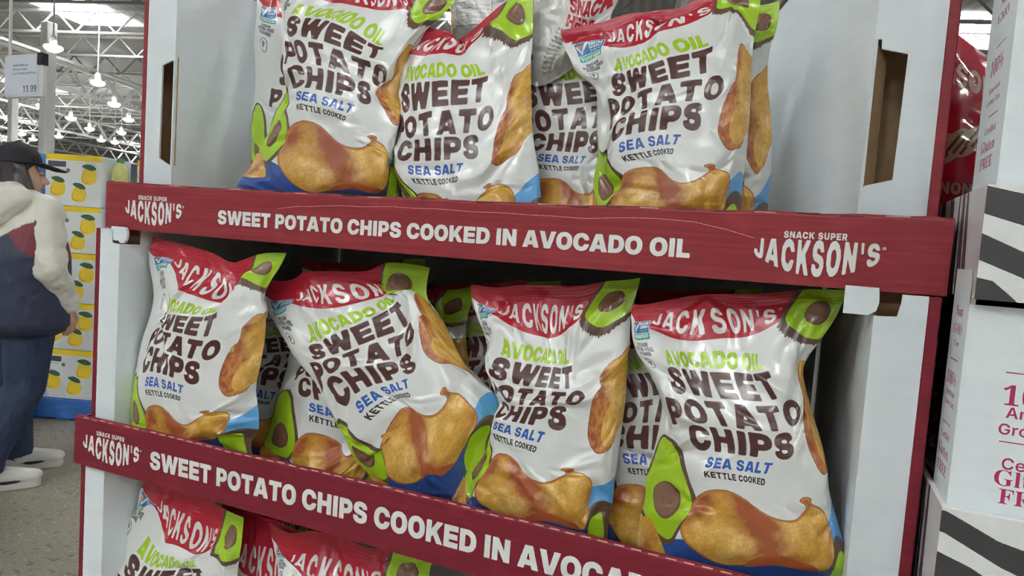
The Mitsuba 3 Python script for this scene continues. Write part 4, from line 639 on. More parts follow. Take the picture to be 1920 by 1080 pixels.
BAG_JSON = (
    '{"B9":{"o":[1.0125,0.004,0.95],"lean":7,"yaw":0,"t":34.0,"k":0,"seed":9,"pts":[[0,0,-131.1,346.0],[0.25,0,-81.2,356.7],[0.5,0,-31.2,367.4],[0.8,0,57.2,380.5],[1,0,102.1,384.6],[0.185,0.07,-103.3,330.2],[0.705,0.07,33.1,351.3],[0.45,0.135,-26.9,321.2],[0.42,0.148,-44.3,311.1],[0.88,0.08,76.9,355.3],[0.742,0.105,46.0,346.3],[0.93,0.205,67.1,318.0],[0.06,0.08,-125.7,322.7],[0.173,0.145,-103.5,308.3],[0.11,0.17,-113.5,295.5],[0.216,0.2,-81.9,285.7],[0.658,0.2,23.8,295.6],[0.198,0.272,-73.9,264.3],[0.676,0.272,40.1,273.7],[0.152,0.37,-71.3,224.5],[0.736,0.37,67.4,251.4],[0.207,0.472,-42.7,203.4],[0.667,0.472,64.2,213.0],[0.29,0.56,-21.7,177.5],[0.575,0.56,45.4,184.8],[0.299,0.603,-23.4,165.6],[0.57,0.603,39.7,168.4],[0.324,0.648,-6.1,149.8],[0.561,0.748,60.7,133.2],[0.714,0.638,79.8,160.0],[0.868,0.8,109.1,126.1],[0.273,0.875,-26.2,79.8],[0.2,0.79,-43.1,100.1],[0.654,0.905,83.9,85.8],[0.075,0.445,-73.2,197.3],[0.09,0.69,-59.8,125.5],[0.235,0.675,-28.9,135.9],[0.12,0.82,-56.2,76.9],[0,0.1,-130.0,324.0],[0,0.2,-120.8,290.6],[0,0.3,-101.0,263.8],[0.02,0.4,-79.6,227.7],[0,0.5,-85.1,183.8],[0,0.65,-92.2,136.6],[0,0.8,-94.4,87.2],[0,1,-94.7,9.3],[1,0.2,75.7,316.7],[1,0.3,66.8,291.0],[1,0.45,83.6,238.1],[1,0.65,104.2,167.1],[1,0.8,122.7,115.4],[1,0.9,133.3,84.6],[1,1,135.0,57.6],[0.5,1,26.0,34.7],[0.82,0.45,72.2,250.4],[0.8,0.6,96.1,187.1]],"folds":[[0.62,0.4,0.98,0.24,-7,0.05],[0.12,0.3,0.3,0.44,6,0.05],[0.0,0.44,0.22,0.34,-8,0.05],[0.7,0.4,0.98,0.52,5,0.05],[0.1,0.5,0.32,0.47,5,0.04],[0.75,0.35,0.6,0.22,4,0.04]]},"B7":{"o":[0.7835,0.014,0.95],"lean":8,"yaw":0,"t":34.0,"k":0,"seed":7,"pts":[[0,0,-131.7,349.4],[0.25,0,-69.9,353.4],[0.5,0,-10.5,358.7],[0.75,0,45.8,367.9],[1,0,100.7,378.9],[0.055,0.074,-119.6,325.4],[0.173,0.152,-98.0,304.9],[0.11,0.18,-97.7,292.2],[0.185,0.07,-83.7,319.2],[0.705,0.07,32.1,333.0],[0.45,0.135,-12.0,294.9],[0.42,0.155,-7.9,287.5],[0.88,0.08,68.0,345.2],[0.742,0.105,38.2,328.0],[0.93,0.205,74.2,303.7],[0.216,0.2,-67.8,270.8],[0.658,0.2,25.1,270.8],[0.198,0.272,-78.5,244.8],[0.676,0.272,34.3,244.8],[0.152,0.37,-70.3,222.4],[0.736,0.37,56.6,224.6],[0.207,0.472,-56.2,194.4],[0.276,0.472,-45.3,190.9],[0.667,0.472,35.9,198.2],[0.29,0.56,-58.5,171.6],[0.575,0.56,11.6,167.5],[0.299,0.603,-58.0,157.2],[0.57,0.603,3.5,151.3],[0.254,0.655,-54.0,133.7],[0.324,0.648,-41.2,136.4],[0.561,0.748,14.8,114.2],[0.714,0.638,44.3,136.5],[0.868,0.8,73.0,100.4],[0.654,0.905,52.6,67.4],[0.273,0.875,-62.6,67.6],[0.2,0.79,-76.4,88.9],[0.79,0.408,67.2,227.9],[0.955,0.262,88.2,276.9],[0.8,0.6,78.8,160.0],[0.755,0.495,64.2,185.9],[0.82,0.78,70.9,118.5],[1,0.655,97.7,133.8],[0.09,0.69,-77.0,116.0],[0.12,0.82,-83.8,66.4],[0,0.1,-122.7,317.4],[0,0.2,-105.7,289.0],[0,0.3,-89.7,260.7],[0,0.38,-90.4,241.3],[0,0.46,-70.2,202.1],[0.04,0.53,-62.7,186.8],[0,0.6,-74.3,155.9],[0,0.68,-81.0,128.2],[0,0.76,-104.4,97.2],[0,0.86,-117.8,64.0],[0,1,-122.1,25.0],[1,0.12,95.9,345.3],[1,0.2,94.7,323.6],[1,0.33,96.3,284.5],[1,0.45,98.8,238.7],[1,0.56,99.0,192.9],[1,0.78,97.4,105.3],[1,0.92,95.8,61.6],[1,1,95.6,44.3],[0.5,1,3.3,31.5]],"folds":[[0.05,0.22,0.36,0.42,7,0.05],[0.2,0.3,0.55,0.37,-5,0.035],[0.42,0.0,0.44,0.16,5,0.05],[0.5,0.37,0.85,0.42,5,0.04],[0.06,0.48,0.3,0.46,-6,0.05],[0.1,0.5,0.4,0.55,5,0.05]]},"B4":{"o":[0.537,0.016,0.95],"lean":8,"yaw":0,"t":34.0,"k":0,"seed":4,"pts":[[0,0,-263.9,328.5],[0.35,0,-173.0,342.6],[0.66,0,-56.2,354.6],[0.8,0,-29.2,368.2],[1,0,45.8,367.3],[0.055,0.074,-230.6,292.8],[0.173,0.152,-189.8,279.9],[0.11,0.18,-192.7,260.6],[0.112,0.228,-174.4,240.9],[0.185,0.07,-177.1,302.0],[0.6,0.08,-32.9,329.4],[0.42,0.148,-99.3,293.4],[0.255,0.07,-159.0,310.8],[0.3,0.145,-138.6,287.9],[0.78,0.1,-22.8,324.6],[0.88,0.08,-7.2,339.4],[0.216,0.2,-139.2,247.7],[0.524,0.2,-31.3,295.5],[0.658,0.2,0.9,319.1],[0.198,0.272,-123.2,221.9],[0.676,0.272,25.7,302.1],[0.152,0.37,-108.9,195.4],[0.736,0.37,49.7,279.4],[0.207,0.472,-66.8,167.5],[0.667,0.472,58.5,235.7],[0.29,0.56,-21.3,156.7],[0.575,0.56,56.2,206.5],[0.299,0.603,-5.2,146.8],[0.57,0.603,60'
    '.5,189.7],[0.324,0.648,44.0,157.4],[0.561,0.748,90.0,166.8],[0.714,0.638,107.2,204.5],[0.868,0.8,159.3,172.2],[0.273,0.875,42.6,75.0],[0.2,0.79,17.8,120.9],[0.654,0.905,118.6,94.5],[0.075,0.445,-61.6,130.7],[0.09,0.69,-6.2,90.5],[0.235,0.675,22.2,109.6],[0.12,0.82,38.0,67.0],[0.955,0.262,49.5,321.4],[0.79,0.408,53.5,292.4],[0.8,0.6,96.7,238.1],[0,0.1,-247.0,288.9],[0,0.18,-218.9,261.0],[0,0.25,-191.1,234.5],[0,0.35,-155.8,204.3],[0,0.42,-118.7,186.1],[0,0.5,-95.2,151.3],[0,0.6,-66.3,118.3],[0,0.7,-36.2,82.1],[0,0.82,1.3,55.5],[0,1,43.8,30.3],[1,0.1,46.1,331.7],[1,0.25,73.5,298.0],[1,0.35,95.9,270.1],[1,0.48,123.5,236.4],[1,0.6,156.8,215.0],[1,0.72,176.3,197.4],[1,0.85,181.3,160.8],[1,1,174.9,112.2],[0.5,1,125.0,57.9],[0.93,0.92,155.6,143.5]],"folds":[[0.55,0.36,0.8,0.22,-9,0.04],[0.62,0.46,0.74,0.34,6,0.03],[0.0,0.4,0.35,0.44,7,0.04],[0.66,0.02,0.72,0.22,-9,0.04],[0.52,0.16,0.7,0.2,6,0.04],[0.8,0.6,1,0.7,-8,0.05]]},"B1":{"o":[0.2161,0.0,0.95],"lean":4,"yaw":0,"t":30.0,"k":0.55,"seed":1,"pts":[[0,0,-136.1,376.9],[0.25,0,-64.9,368.4],[0.5,0,5.6,356.2],[0.7,0,57.9,351.7],[1,0,144.4,369.4],[0.055,0.074,-129.8,342.9],[0.173,0.152,-92.3,325.4],[0.11,0.18,-103.5,309.7],[0.185,0.07,-78.6,341.4],[0.255,0.07,-56.7,332.7],[0.47,0.08,26.5,314.1],[0.705,0.09,78.4,298.3],[0.42,0.148,-33.6,290.9],[0.88,0.08,106.5,341.5],[0.742,0.105,72.0,324.6],[0.93,0.205,108.8,303.6],[0.216,0.2,-81.3,272.6],[0.658,0.2,36.0,277.6],[0.198,0.272,-82.2,245.8],[0.676,0.272,42.9,252.2],[0.152,0.37,-109.6,212.3],[0.736,0.37,60.5,214.8],[0.207,0.472,-116.3,172.5],[0.667,0.472,25.4,174.6],[0.29,0.56,-100.6,141.4],[0.575,0.56,-3.1,145.0],[0.299,0.603,-96.7,126.5],[0.57,0.603,-9.1,130.1],[0.324,0.648,-67.4,109.0],[0.561,0.748,6.9,92.3],[0.714,0.638,40.7,119.1],[0.868,0.8,77.6,95.7],[0.207,0.7,-99.4,82.3],[0.654,0.905,29.7,72.9],[0.075,0.445,-138.6,141.6],[0.09,0.69,-130.9,84.7],[0.955,0.262,117.9,274.8],[0.79,0.408,78.0,216.9],[0.755,0.495,65.3,170.4],[0.8,0.6,86.1,148.4],[0.82,0.78,74.4,112.7],[1,0.655,117.2,138.1],[0.93,0.9,84.2,82.2],[0,0.1,-140.7,336.8],[0,0.2,-122.3,281.8],[0,0.33,-137.9,212.2],[0,0.45,-144.6,168.7],[0,0.58,-150.1,125.3],[0,0.75,-148.1,72.2],[0,1,-145.5,5.9],[1,0.2,109.9,299.8],[1,0.3,117.4,272.3],[1,0.45,117.0,216.5],[1,0.58,111.4,159.9],[1,0.8,122.8,101.1],[1,1,124.0,40.8],[0.5,1,-25.6,20.0]],"folds":[[0.12,0.2,0.4,0.34,5,0.05],[0.25,0.3,0.45,0.5,-5,0.03],[0.45,0.14,0.6,0.02,6,0.05],[0.4,0.38,0.5,0.48,4,0.03],[0.0,0.2,0.3,0.23,-6,0.05]]},"B3":{"o":[0.3968,0.066,0.95],"lean":8,"yaw":0,"t":34.0,"k":0,"seed":3,"pts":[[0.207,0.472,-33.2,160.8],[0.386,0.472,19.5,158.2],[0.29,0.56,-4.1,130.9],[0.396,0.56,39.0,129.4],[0.299,0.603,-0.2,115.9],[0.432,0.603,60.1,112.6],[0.075,0.445,-66.8,147.4],[0.09,0.69,-60.5,73.3],[0.12,0.82,-45.7,42.2],[0.235,0.675,-16.1,78.3],[0.324,0.648,12.9,92.8],[0.561,0.748,79.5,72.4],[0.2,0.79,-29.9,47.9],[0,0.45,-88.0,150.0],[0,0.6,-97.9,102.6],[0,0.8,-113.5,41.5],[0,1,-118.2,-5.1],[0,0.2,-81.7,217.9],[0,0,-84.4,276.5],[0.5,0,20.3,291.5],[1,0,111.1,288.9],[1,0.3,112.5,206.8],[1,0.6,114.6,121.7],[1,1,120.3,0.3],[0.5,1,2.5,-9.0],[0.282,0.875,9.0,26.3],[0.506,0.37,61.0,192.2]],"folds":[[0.2,0.36,0.5,0.44,5,0.05]]},"B2":{"o":[0.2498,0.118,0.95],"lean":8,"yaw":0,"t":30.0,"k":0,"seed":2,"pts":[[0.46,0.37,8.3,175.9],[0.607,0.37,53.9,184.9],[0.478,0.472,-5.3,154.4],[0.667,0.472,51.2,148.6],[0.506,0.56,5.8,119.2],[0.575,0.56,28.6,120.9],[0.534,0.603,10.9,107.0],[0.868,0.8,50.6,59.2],[0.561,0.748,-3.1,76.8],[0,0,-189.3,260.4],[0.5,0,-70.2,282.4],[1,0,39.2,295.2],[0,0.5,-192.3,118.5],[1,0.4,88.6,184.5],[1,0.7,83.8,89.0],[0,1,-150.3,-23.6],[1,1,78.4,-1.8]],"folds":[]},"B5":{"o":[0.4281,0.135,0.95],"lean":7,"yaw":0,"t":30.0,"k":0,"seed":5,"pts":[[0,0,-170.1,354.6],[0.5,0,-26.9,355.3],[0.25,0,-95.4,354.4],[1,0,79.7,373.3],[0.88,0.08,55.4,352.2],[0,0.2,-155.7,301.4],[1,0.2,82.9,317.2],[0,0.5,-146.4,210.3],[1,0.5,91.5,223.0],[0,1,-112.7,21.3],[1,1,107.2,46.0]],"folds":[]},"B6":{"o":[0.6339,0.15,0.95],"lean":8,"yaw":0,"t":30.0,"k":0,"seed":6'
    ',"pts":[[0.368,0.2,-44.0,267.1],[0.515,0.2,-8.9,273.5],[0.304,0.272,-36.4,238.8],[0.46,0.272,4.4,247.0],[0.442,0.37,-4.6,207.3],[0,0,-152.0,331.4],[1,0,101.1,357.9],[0,0.5,-129.4,152.1],[1,0.5,109.9,192.2],[0,1,-98.9,-15.2],[1,1,125.8,36.0]],"folds":[]},"B6a":{"o":[0.5514,0.115,0.95],"lean":8,"yaw":0,"t":30.0,"k":0,"seed":16,"pts":[[0.88,0.08,24.0,302.4],[1,0,62.3,342.3],[0.742,0.105,-4.1,295.2],[0.93,0.205,33.9,271.3],[0,0,-182.6,298.6],[0,0.5,-151.1,142.6],[1,0.5,73.8,184.4],[0,1,-118.5,-21.5],[1,1,90.9,33.8]],"folds":[]},"B8":{"o":[0.9023,0.066,0.95],"lean":8,"yaw":0,"t":32.0,"k":0,"seed":8,"pts":[[0.414,0.2,-21.1,263.7],[0.304,0.272,-25.5,233.7],[0.423,0.272,3.2,240.5],[0.258,0.37,-24.2,200.7],[0.46,0.37,16.9,210.4],[0.313,0.472,-20.2,171.7],[0.469,0.472,24.7,178.4],[0.29,0.56,-19.0,144.4],[0.405,0.56,10.9,148.6],[0.299,0.603,-11.3,131.1],[0.423,0.603,16.6,134.2],[0.324,0.648,-1.2,114.7],[0.2,0.79,-31.4,73.8],[0,0,-99.1,329.3],[1,0,65.6,356.9],[0,0.5,-89.4,155.2],[1,0.5,90.5,180.0],[0,1,-69.3,-7.5],[1,1,116.3,21.6],[0.5,1,23.8,8.5]],"folds":[]},"B10":{"o":[0.7781,0.15,0.95],"lean":8,"yaw":0,"t":30.0,"k":0,"seed":10,"pts":[[0,0,-124.5,352.9],[0.5,0,-31.4,353.6],[1,0,64.3,358.8],[0,0.5,-99.8,162.9],[1,0.5,84.0,187.7],[0,1,-73.6,4.1],[1,1,96.7,41.1]],"folds":[]},"B11":{"o":[0.9543,0.16,0.95],"lean":8,"yaw":0,"t":30.0,"k":0,"seed":11,"pts":[[0,0,-115.4,353.6],[1,0,66.4,372.4],[0,0.5,-94.6,172.9],[1,0.5,82.8,201.9],[0,1,-73.1,20.5],[1,1,93.9,50.7]],"folds":[]},"A2":{"o":[0.3921,0.092,1.337],"lean":9,"yaw":0,"t":36.0,"k":0.55,"seed":22,"pts":[[0,0,-170.3,461.8],[0.5,0,-22.0,427.6],[1,0,157.8,399.3],[0.42,0.148,2.5,377.2],[0.65,0.12,71.9,372.9],[0.88,0.08,124.1,375.6],[0.742,0.105,86.1,366.0],[0.93,0.205,110.3,338.8],[0.216,0.2,-145.5,386.5],[0.46,0.2,-27.9,360.6],[0.658,0.2,53.9,314.1],[0.198,0.272,-152.5,355.7],[0.676,0.272,61.0,292.5],[0.152,0.37,-145.3,311.0],[0.736,0.37,76.6,249.1],[0.207,0.472,-116.9,261.2],[0.276,0.472,-92.7,259.9],[0.667,0.472,57.2,223.5],[0.29,0.56,-93.8,228.9],[0.575,0.56,30.0,200.5],[0.299,0.603,-90.5,210.6],[0.57,0.603,16.8,186.4],[0.338,0.648,-60.0,184.4],[0.561,0.748,33.7,142.4],[0.714,0.638,68.3,161.1],[0.868,0.8,98.5,121.0],[0.654,0.905,76.2,77.2],[0.403,0.915,-34.6,73.8],[0.273,0.875,-91.4,94.3],[0.2,0.79,-121.2,135.5],[0.075,0.445,-130.7,252.6],[0.09,0.69,-140.7,176.5],[0.235,0.675,-100.3,175.8],[0.12,0.82,-153.1,120.3],[0.07,0.84,-164.2,114.6],[0.79,0.408,64.3,238.7],[0.8,0.6,104.6,178.4],[0.82,0.78,99.3,128.5],[1,0.655,92.2,147.3],[0,0.15,-183.7,410.0],[0,0.25,-171.7,367.0],[0,0.38,-159.3,310.7],[0,0.46,-140.6,258.6],[0,0.55,-157.5,214.6],[0,0.66,-164.0,177.1],[0,0.78,-184.3,136.1],[0,0.9,-201.7,105.0],[0,1,-216.7,82.4],[1,0.12,150.6,373.3],[1,0.2,110.3,336.0],[1,0.3,87.8,296.7],[1,0.38,86.1,255.8],[1,0.5,92.7,211.8],[1,0.65,91.0,171.4],[1,0.8,95.4,128.2],[1,1,102.3,74.8],[0.5,1,-22.9,71.3]],"folds":[[0.05,0.4,0.32,0.47,8,0.05],[0.66,0.4,0.95,0.33,-9,0.05],[0.7,0.43,0.98,0.55,6,0.05],[0.15,0.26,0.28,0.44,-5,0.04],[0.52,0.34,0.75,0.3,5,0.04],[0.02,0.5,0.3,0.6,-5,0.05]]},"A1":{"o":[0.2556,0.15,1.337],"lean":9,"yaw":0,"t":32.0,"k":0.55,"seed":21,"pts":[[0.115,0.107,-129.7,408.2],[0.11,0.175,-127.5,382.0],[0.112,0.228,-124.9,352.7],[0.23,0.2,-68.4,354.6],[0.198,0.272,-69.5,291.8],[0.276,0.272,-35.0,296.1],[0.152,0.37,-82.1,245.2],[0.239,0.37,-50.0,245.8],[0.1,0.6,-98.8,166.8],[0,0,-165.6,467.3],[0,0.15,-155.7,405.2],[0,0.3,-143.0,325.1],[0,0.45,-131.9,257.5],[0,0.65,-119.8,176.3],[0,0.85,-108.4,103.6],[1,0,163.2,456.4],[1,0.4,186.2,271.1],[1,0.85,210.5,103.0],[0.5,0,7.0,467.1],[0.5,0.85,83.4,90.9],[0,1,-96.4,68.0],[1,1,216.9,64.4]],"folds":[]},"A3":{"o":[0.608,0.1,1.337],"lean":9,"yaw":0,"t":36.0,"k":0,"seed":23,"pts":[[0,0,-109.7,356.9],[0.25,0,-77.9,340.4],[0.5,0,-49.5,323.6],[0.75,0,11.9,371.3],[1,0,65.6,389.2],[0.185,0.07,-127.5,319.3],[0.45,0.09,-55.1,322.5],[0.58,0.08,-34.7,315.3],[0.705,0.07,-4.7,335.7],[0.42,0.148,-80.7,298.2],[0.66,0.12,-22.7,307.9],[0.88,0.08,43.0,355.2],[0.742,0.105,13.'
    '7,338.1],[0.93,0.205,57.0,299.7],[0.216,0.2,-125.0,267.7],[0.658,0.2,12.0,268.3],[0.198,0.272,-118.3,225.1],[0.294,0.272,-100.6,223.3],[0.676,0.272,23.4,237.2],[0.152,0.37,-111.5,181.2],[0.736,0.37,42.1,192.3],[0.207,0.472,-105.3,140.3],[0.276,0.472,-86.4,140.2],[0.667,0.472,27.0,147.9],[0.29,0.56,-82.3,112.0],[0.575,0.56,10.1,115.6],[0.299,0.603,-72.1,95.4],[0.57,0.603,5.1,98.5],[0.324,0.648,-37.4,76.7],[0.561,0.748,14.2,50.8],[0.714,0.638,47.5,93.9],[0.868,0.8,93.7,56.3],[0.955,0.262,65.8,266.2],[0.79,0.408,51.4,189.9],[0.755,0.495,50.7,144.7],[0.8,0.6,55.8,123.5],[0.82,0.78,77.4,82.2],[1,0.655,109.6,122.0],[0,0.1,-132.3,312.5],[0,0.2,-138.3,284.3],[0,0.3,-131.8,245.5],[0,0.4,-124.4,201.1],[0,0.5,-122.7,150.5],[0,0.6,-120.5,114.6],[0,0.75,-104.8,77.7],[0,1,-87.6,-3.2],[1,0.1,70.0,344.5],[1,0.2,73.7,312.2],[1,0.3,77.2,268.4],[1,0.45,86.0,217.0],[1,0.6,99.4,154.8],[1,0.75,113.4,105.4],[1,0.9,122.2,64.1],[1,1,127.3,26.9],[0.5,1,18.7,4.3]],"folds":[[0.46,0.0,0.56,0.15,-8,0.05],[0.1,0.2,0.3,0.4,4,0.05],[0.7,0.2,0.9,0.3,4,0.05],[0.55,0.62,0.9,0.55,4,0.04]]},"A6":{"o":[0.8898,0.088,1.337],"lean":9,"yaw":0,"t":36.0,"k":0,"seed":26,"pts":[[0,0,-162.4,324.1],[0.25,0,-89.7,336.5],[0.42,0,-48.6,341.7],[0.53,0,-22.2,327.6],[0.7,0,16.2,354.7],[1,0,98.6,364.3],[0.055,0.074,-142.2,303.8],[0.173,0.152,-95.7,282.6],[0.11,0.18,-106.6,265.2],[0.112,0.228,-102.7,252.9],[0.185,0.07,-90.5,308.3],[0.45,0.09,-38.3,322.0],[0.55,0.085,-13.6,326.2],[0.705,0.07,39.9,340.5],[0.255,0.07,-76.3,312.9],[0.3,0.145,-62.0,287.5],[0.42,0.15,-41.5,292.4],[0.55,0.142,-15.8,309.5],[0.88,0.08,71.2,348.8],[0.742,0.105,49.0,340.4],[0.93,0.205,79.5,318.6],[0.216,0.2,-74.2,264.6],[0.658,0.2,44.2,291.1],[0.198,0.272,-73.8,232.8],[0.676,0.272,52.1,263.3],[0.152,0.37,-69.8,195.0],[0.736,0.37,71.1,224.0],[0.207,0.472,-61.7,166.3],[0.667,0.472,49.1,186.9],[0.29,0.56,-49.7,146.3],[0.575,0.56,26.7,156.3],[0.299,0.603,-43.2,131.8],[0.57,0.603,19.7,141.5],[0.338,0.648,-12.0,121.4],[0.561,0.748,36.3,102.1],[0.714,0.638,63.6,127.1],[0.868,0.8,87.7,95.7],[0.221,0.7,-42.2,105.3],[0.2,0.79,-53.5,76.4],[0.075,0.445,-77.3,144.6],[0.09,0.69,-61.7,89.2],[0.955,0.262,90.7,278.7],[0.79,0.408,77.2,222.2],[0.755,0.495,69.9,175.9],[0.8,0.6,85.3,146.8],[0.82,0.78,85.9,106.2],[1,0.655,102.1,123.1],[0,0.1,-148.1,290.5],[0,0.2,-129.6,261.4],[0,0.3,-106.6,243.6],[0.02,0.38,-93.2,218.3],[0,0.5,-91.1,181.3],[0,0.6,-86.6,147.9],[0,0.7,-88.2,120.1],[0,0.8,-84.7,81.7],[0,1,-77.2,33.0],[1,0.12,98.7,321.9],[1,0.2,96.9,290.5],[1,0.3,96.9,261.7],[1,0.42,100.3,222.6],[1,0.55,102.0,176.2],[1,0.7,101.6,127.7],[1,0.85,103.6,79.7],[1,1,106.2,47.2],[0.5,1,17.7,39.0]],"folds":[[0.0,0.3,0.3,0.26,-7,0.05],[0.16,0.24,0.22,0.46,6,0.04],[0.27,0.23,0.4,0.44,-5,0.03],[0.53,0.0,0.5,0.12,-7,0.05],[0.1,0.47,0.3,0.44,4,0.04],[0.0,0.6,0.24,0.72,-6,0.04]]},"A7":{"o":[0.9617,0.14,1.337],"lean":9,"yaw":0,"t":34.0,"k":0,"seed":27,"pts":[[1,0,46.9,365.9],[1,0.15,45.4,320.3],[1,0.25,40.3,283.4],[1,0.4,47.3,228.6],[1,0.6,57.1,153.4],[1,0.75,58.1,105.6],[1,1,60.9,42.7],[0.88,0.08,28.0,333.7],[0.93,0.205,30.5,296.8],[0.955,0.262,34.3,263.4],[0.8,0.6,41.5,125.6],[0.82,0.78,37.9,88.2],[0,0,-151.8,360.1],[0,0.4,-144.5,225.9],[0,0.8,-131.0,89.8],[0.5,0,-48.2,364.5],[0.5,0.6,-33.3,141.6],[0,1,-122.8,22.1]],"folds":[]},"A4":{"o":[0.7432,0.16,1.337],"lean":10,"yaw":0,"t":30.0,"k":0,"seed":24,"pts":[[0.276,0.272,-64.0,241.4],[0.57,0.272,28.3,243.0],[0.239,0.37,-58.5,197.6],[0.607,0.37,42.5,203.1],[0.276,0.472,-43.7,167.5],[0.644,0.472,41.5,165.9],[0.29,0.56,-44.4,144.4],[0.575,0.56,29.4,140.4],[0.299,0.603,-41.4,130.7],[0.57,0.603,20.9,127.5],[0.324,0.648,-18.2,112.4],[0.561,0.748,31.0,90.5],[0.46,0.2,-18.0,274.8],[0,0.3,-133.4,241.3],[0,0.7,-115.6,102.5],[1,0.3,102.8,255.4],[1,0.7,115.3,101.8],[0,0,-150.7,355.0],[1,0,90.8,356.3],[0,1,-96.1,-3.3],[1,1,126.6,7.6]],"folds":[]},"A5":{"o":[0.7364,0.168,1.337],"lean":3,"yaw":0,"t":22.0,"k":0,"seed":25,"pts":[[0,0,-85.3,511.3],[1,0,71.7,492.3],[0,0.5,-75.0,395.8],[1,0.5,61.5,385.2],[0,0.75,-70.8,3'
    '29.2],[0,1,-60.3,254.9],[0.5,1,-24.5,265.9],[1,1,30.6,303.5],[1,0.75,51.0,340.0],[0.4,0.42,-7.5,390.3],[0.368,0.56,-8.6,347.3],[0.95,0.56,40.0,351.0]],"folds":[]},"A8":{"o":[0.5916,0.19,1.337],"lean":4,"yaw":0,"t":26.0,"k":0,"seed":28,"pts":[[0,0,-98.9,513.3],[1,0,61.1,516.8],[0,0.5,-91.2,425.5],[1,0.5,52.1,413.9],[0,1,-76.5,325.0],[1,1,54.8,325.1]],"folds":[]},"C1":{"o":[0.1592,0.0,0.563],"lean":3,"yaw":0,"t":30.0,"k":0.55,"seed":31,"pts":[[0,0,-70.8,350.5],[0.055,0.074,-74.8,337.9],[0.173,0.152,-44.3,322.7],[0.112,0.165,-76.5,301.8],[0.112,0.228,-91.0,276.7],[0.185,0.07,-31.4,324.7],[0.6,0.08,88.2,291.3],[0.255,0.07,-14.0,318.8],[0.15,0.105,-45.4,308.4],[0.27,0.136,-14.7,283.0],[0.42,0.148,20.0,271.5],[0.216,0.2,-56.2,254.4],[0.658,0.2,74.1,256.4],[0.198,0.272,-80.9,218.9],[0.676,0.272,95.8,239.3],[0.152,0.37,-108.7,188.3],[0.736,0.37,105.2,204.1],[0.3,0,-3.0,357.3],[0.6,0,72.0,354.1],[1,0,148.5,340.6],[0,0.12,-81.5,310.6],[0,0.2,-97.4,280.0],[0,0.3,-116.1,230.2],[0,0.4,-125.0,184.1],[0,0.7,-143.9,79.5],[0,1,-144.5,-9.6],[1,1,146.4,36.6],[1,0.4,137.4,201.4],[1,0.7,142.3,115.7],[0.5,1,11.1,12.0]],"folds":[[0.5,0.2,0.7,0.35,-8,0.05],[0.35,0.17,0.62,0.2,5,0.04]]},"C2":{"o":[0.3266,0.016,0.563],"lean":8,"yaw":0,"t":34.0,"k":0.55,"seed":32,"pts":[[0,0,-120.9,329.2],[0.055,0.074,-120.5,278.5],[0.173,0.152,-79.1,261.7],[0.185,0.07,-68.1,270.3],[0.55,0.09,36.9,257.9],[0.255,0.07,-47.4,267.2],[0.15,0.105,-80.6,256.6],[0.27,0.136,-49.3,240.9],[0.42,0.148,-0.8,226.8],[1,0,120.7,329.7],[0.5,0,9.1,329.0],[0.25,0,-57.2,329.7],[0,0.1,-123.2,284.0],[0,0.25,-95.0,218.2],[0,0.5,-87.7,135.1],[0,1,-66.0,4.4],[1,1,141.1,28.8],[1,0.4,121.5,209.3]],"folds":[]},"C3":{"o":[0.5136,-0.004,0.563],"lean":8,"yaw":0,"t":36.0,"k":0,"seed":33,"pts":[[0,0,-175.3,333.2],[0.25,0,-99.6,338.2],[0.5,0,-29.7,342.3],[0.75,0,36.9,344.1],[1,0,115.1,349.4],[0.055,0.074,-157.1,300.3],[0.173,0.13,-133.7,293.0],[0.185,0.07,-131.3,287.6],[0.705,0.07,38.6,305.1],[0.88,0.08,79.9,321.1],[0.742,0.105,51.2,306.1],[0.42,0.148,-44.0,259.3],[0,0.1,-161.7,298.8],[0,0.2,-148.5,272.9],[0,0.5,-133.1,184.3],[0,1,-108.5,50.9],[1,0.1,113.2,328.5],[1,1,154.8,95.9],[1,0.4,120.8,255.2],[0.5,0.6,26.9,183.8]],"folds":[]},"C4":{"o":[0.2883,0.12,0.563],"lean":8,"yaw":0,"t":30.0,"k":0,"seed":34,"pts":[[0,0,-168.7,282.1],[1,0,69.2,303.3],[0,0.5,-136.0,117.4],[1,0.5,95.6,150.0],[0,1,-108.0,-24.2],[1,1,118.4,17.9]],"folds":[]}}')

BAGS = json.loads(BAG_JSON)

# ---------------------------------------------------------------- the bags of chips
BX = np.linspace(0, BW, 71)
BY = np.unique(np.round(np.concatenate([np.linspace(0, 12, 7), np.linspace(12, BH - 15, 94), np.linspace(BH - 15, BH, 19)]), 4))
FRONT = partition(front_art(), BW, BH, BX, BY, ('front_panel', C_FILM))
SP = {'chip_picture': 'chip_print', 'chip_stack_picture': 'chip_print', 'chip_stack_shade': 'chip_red_print'}

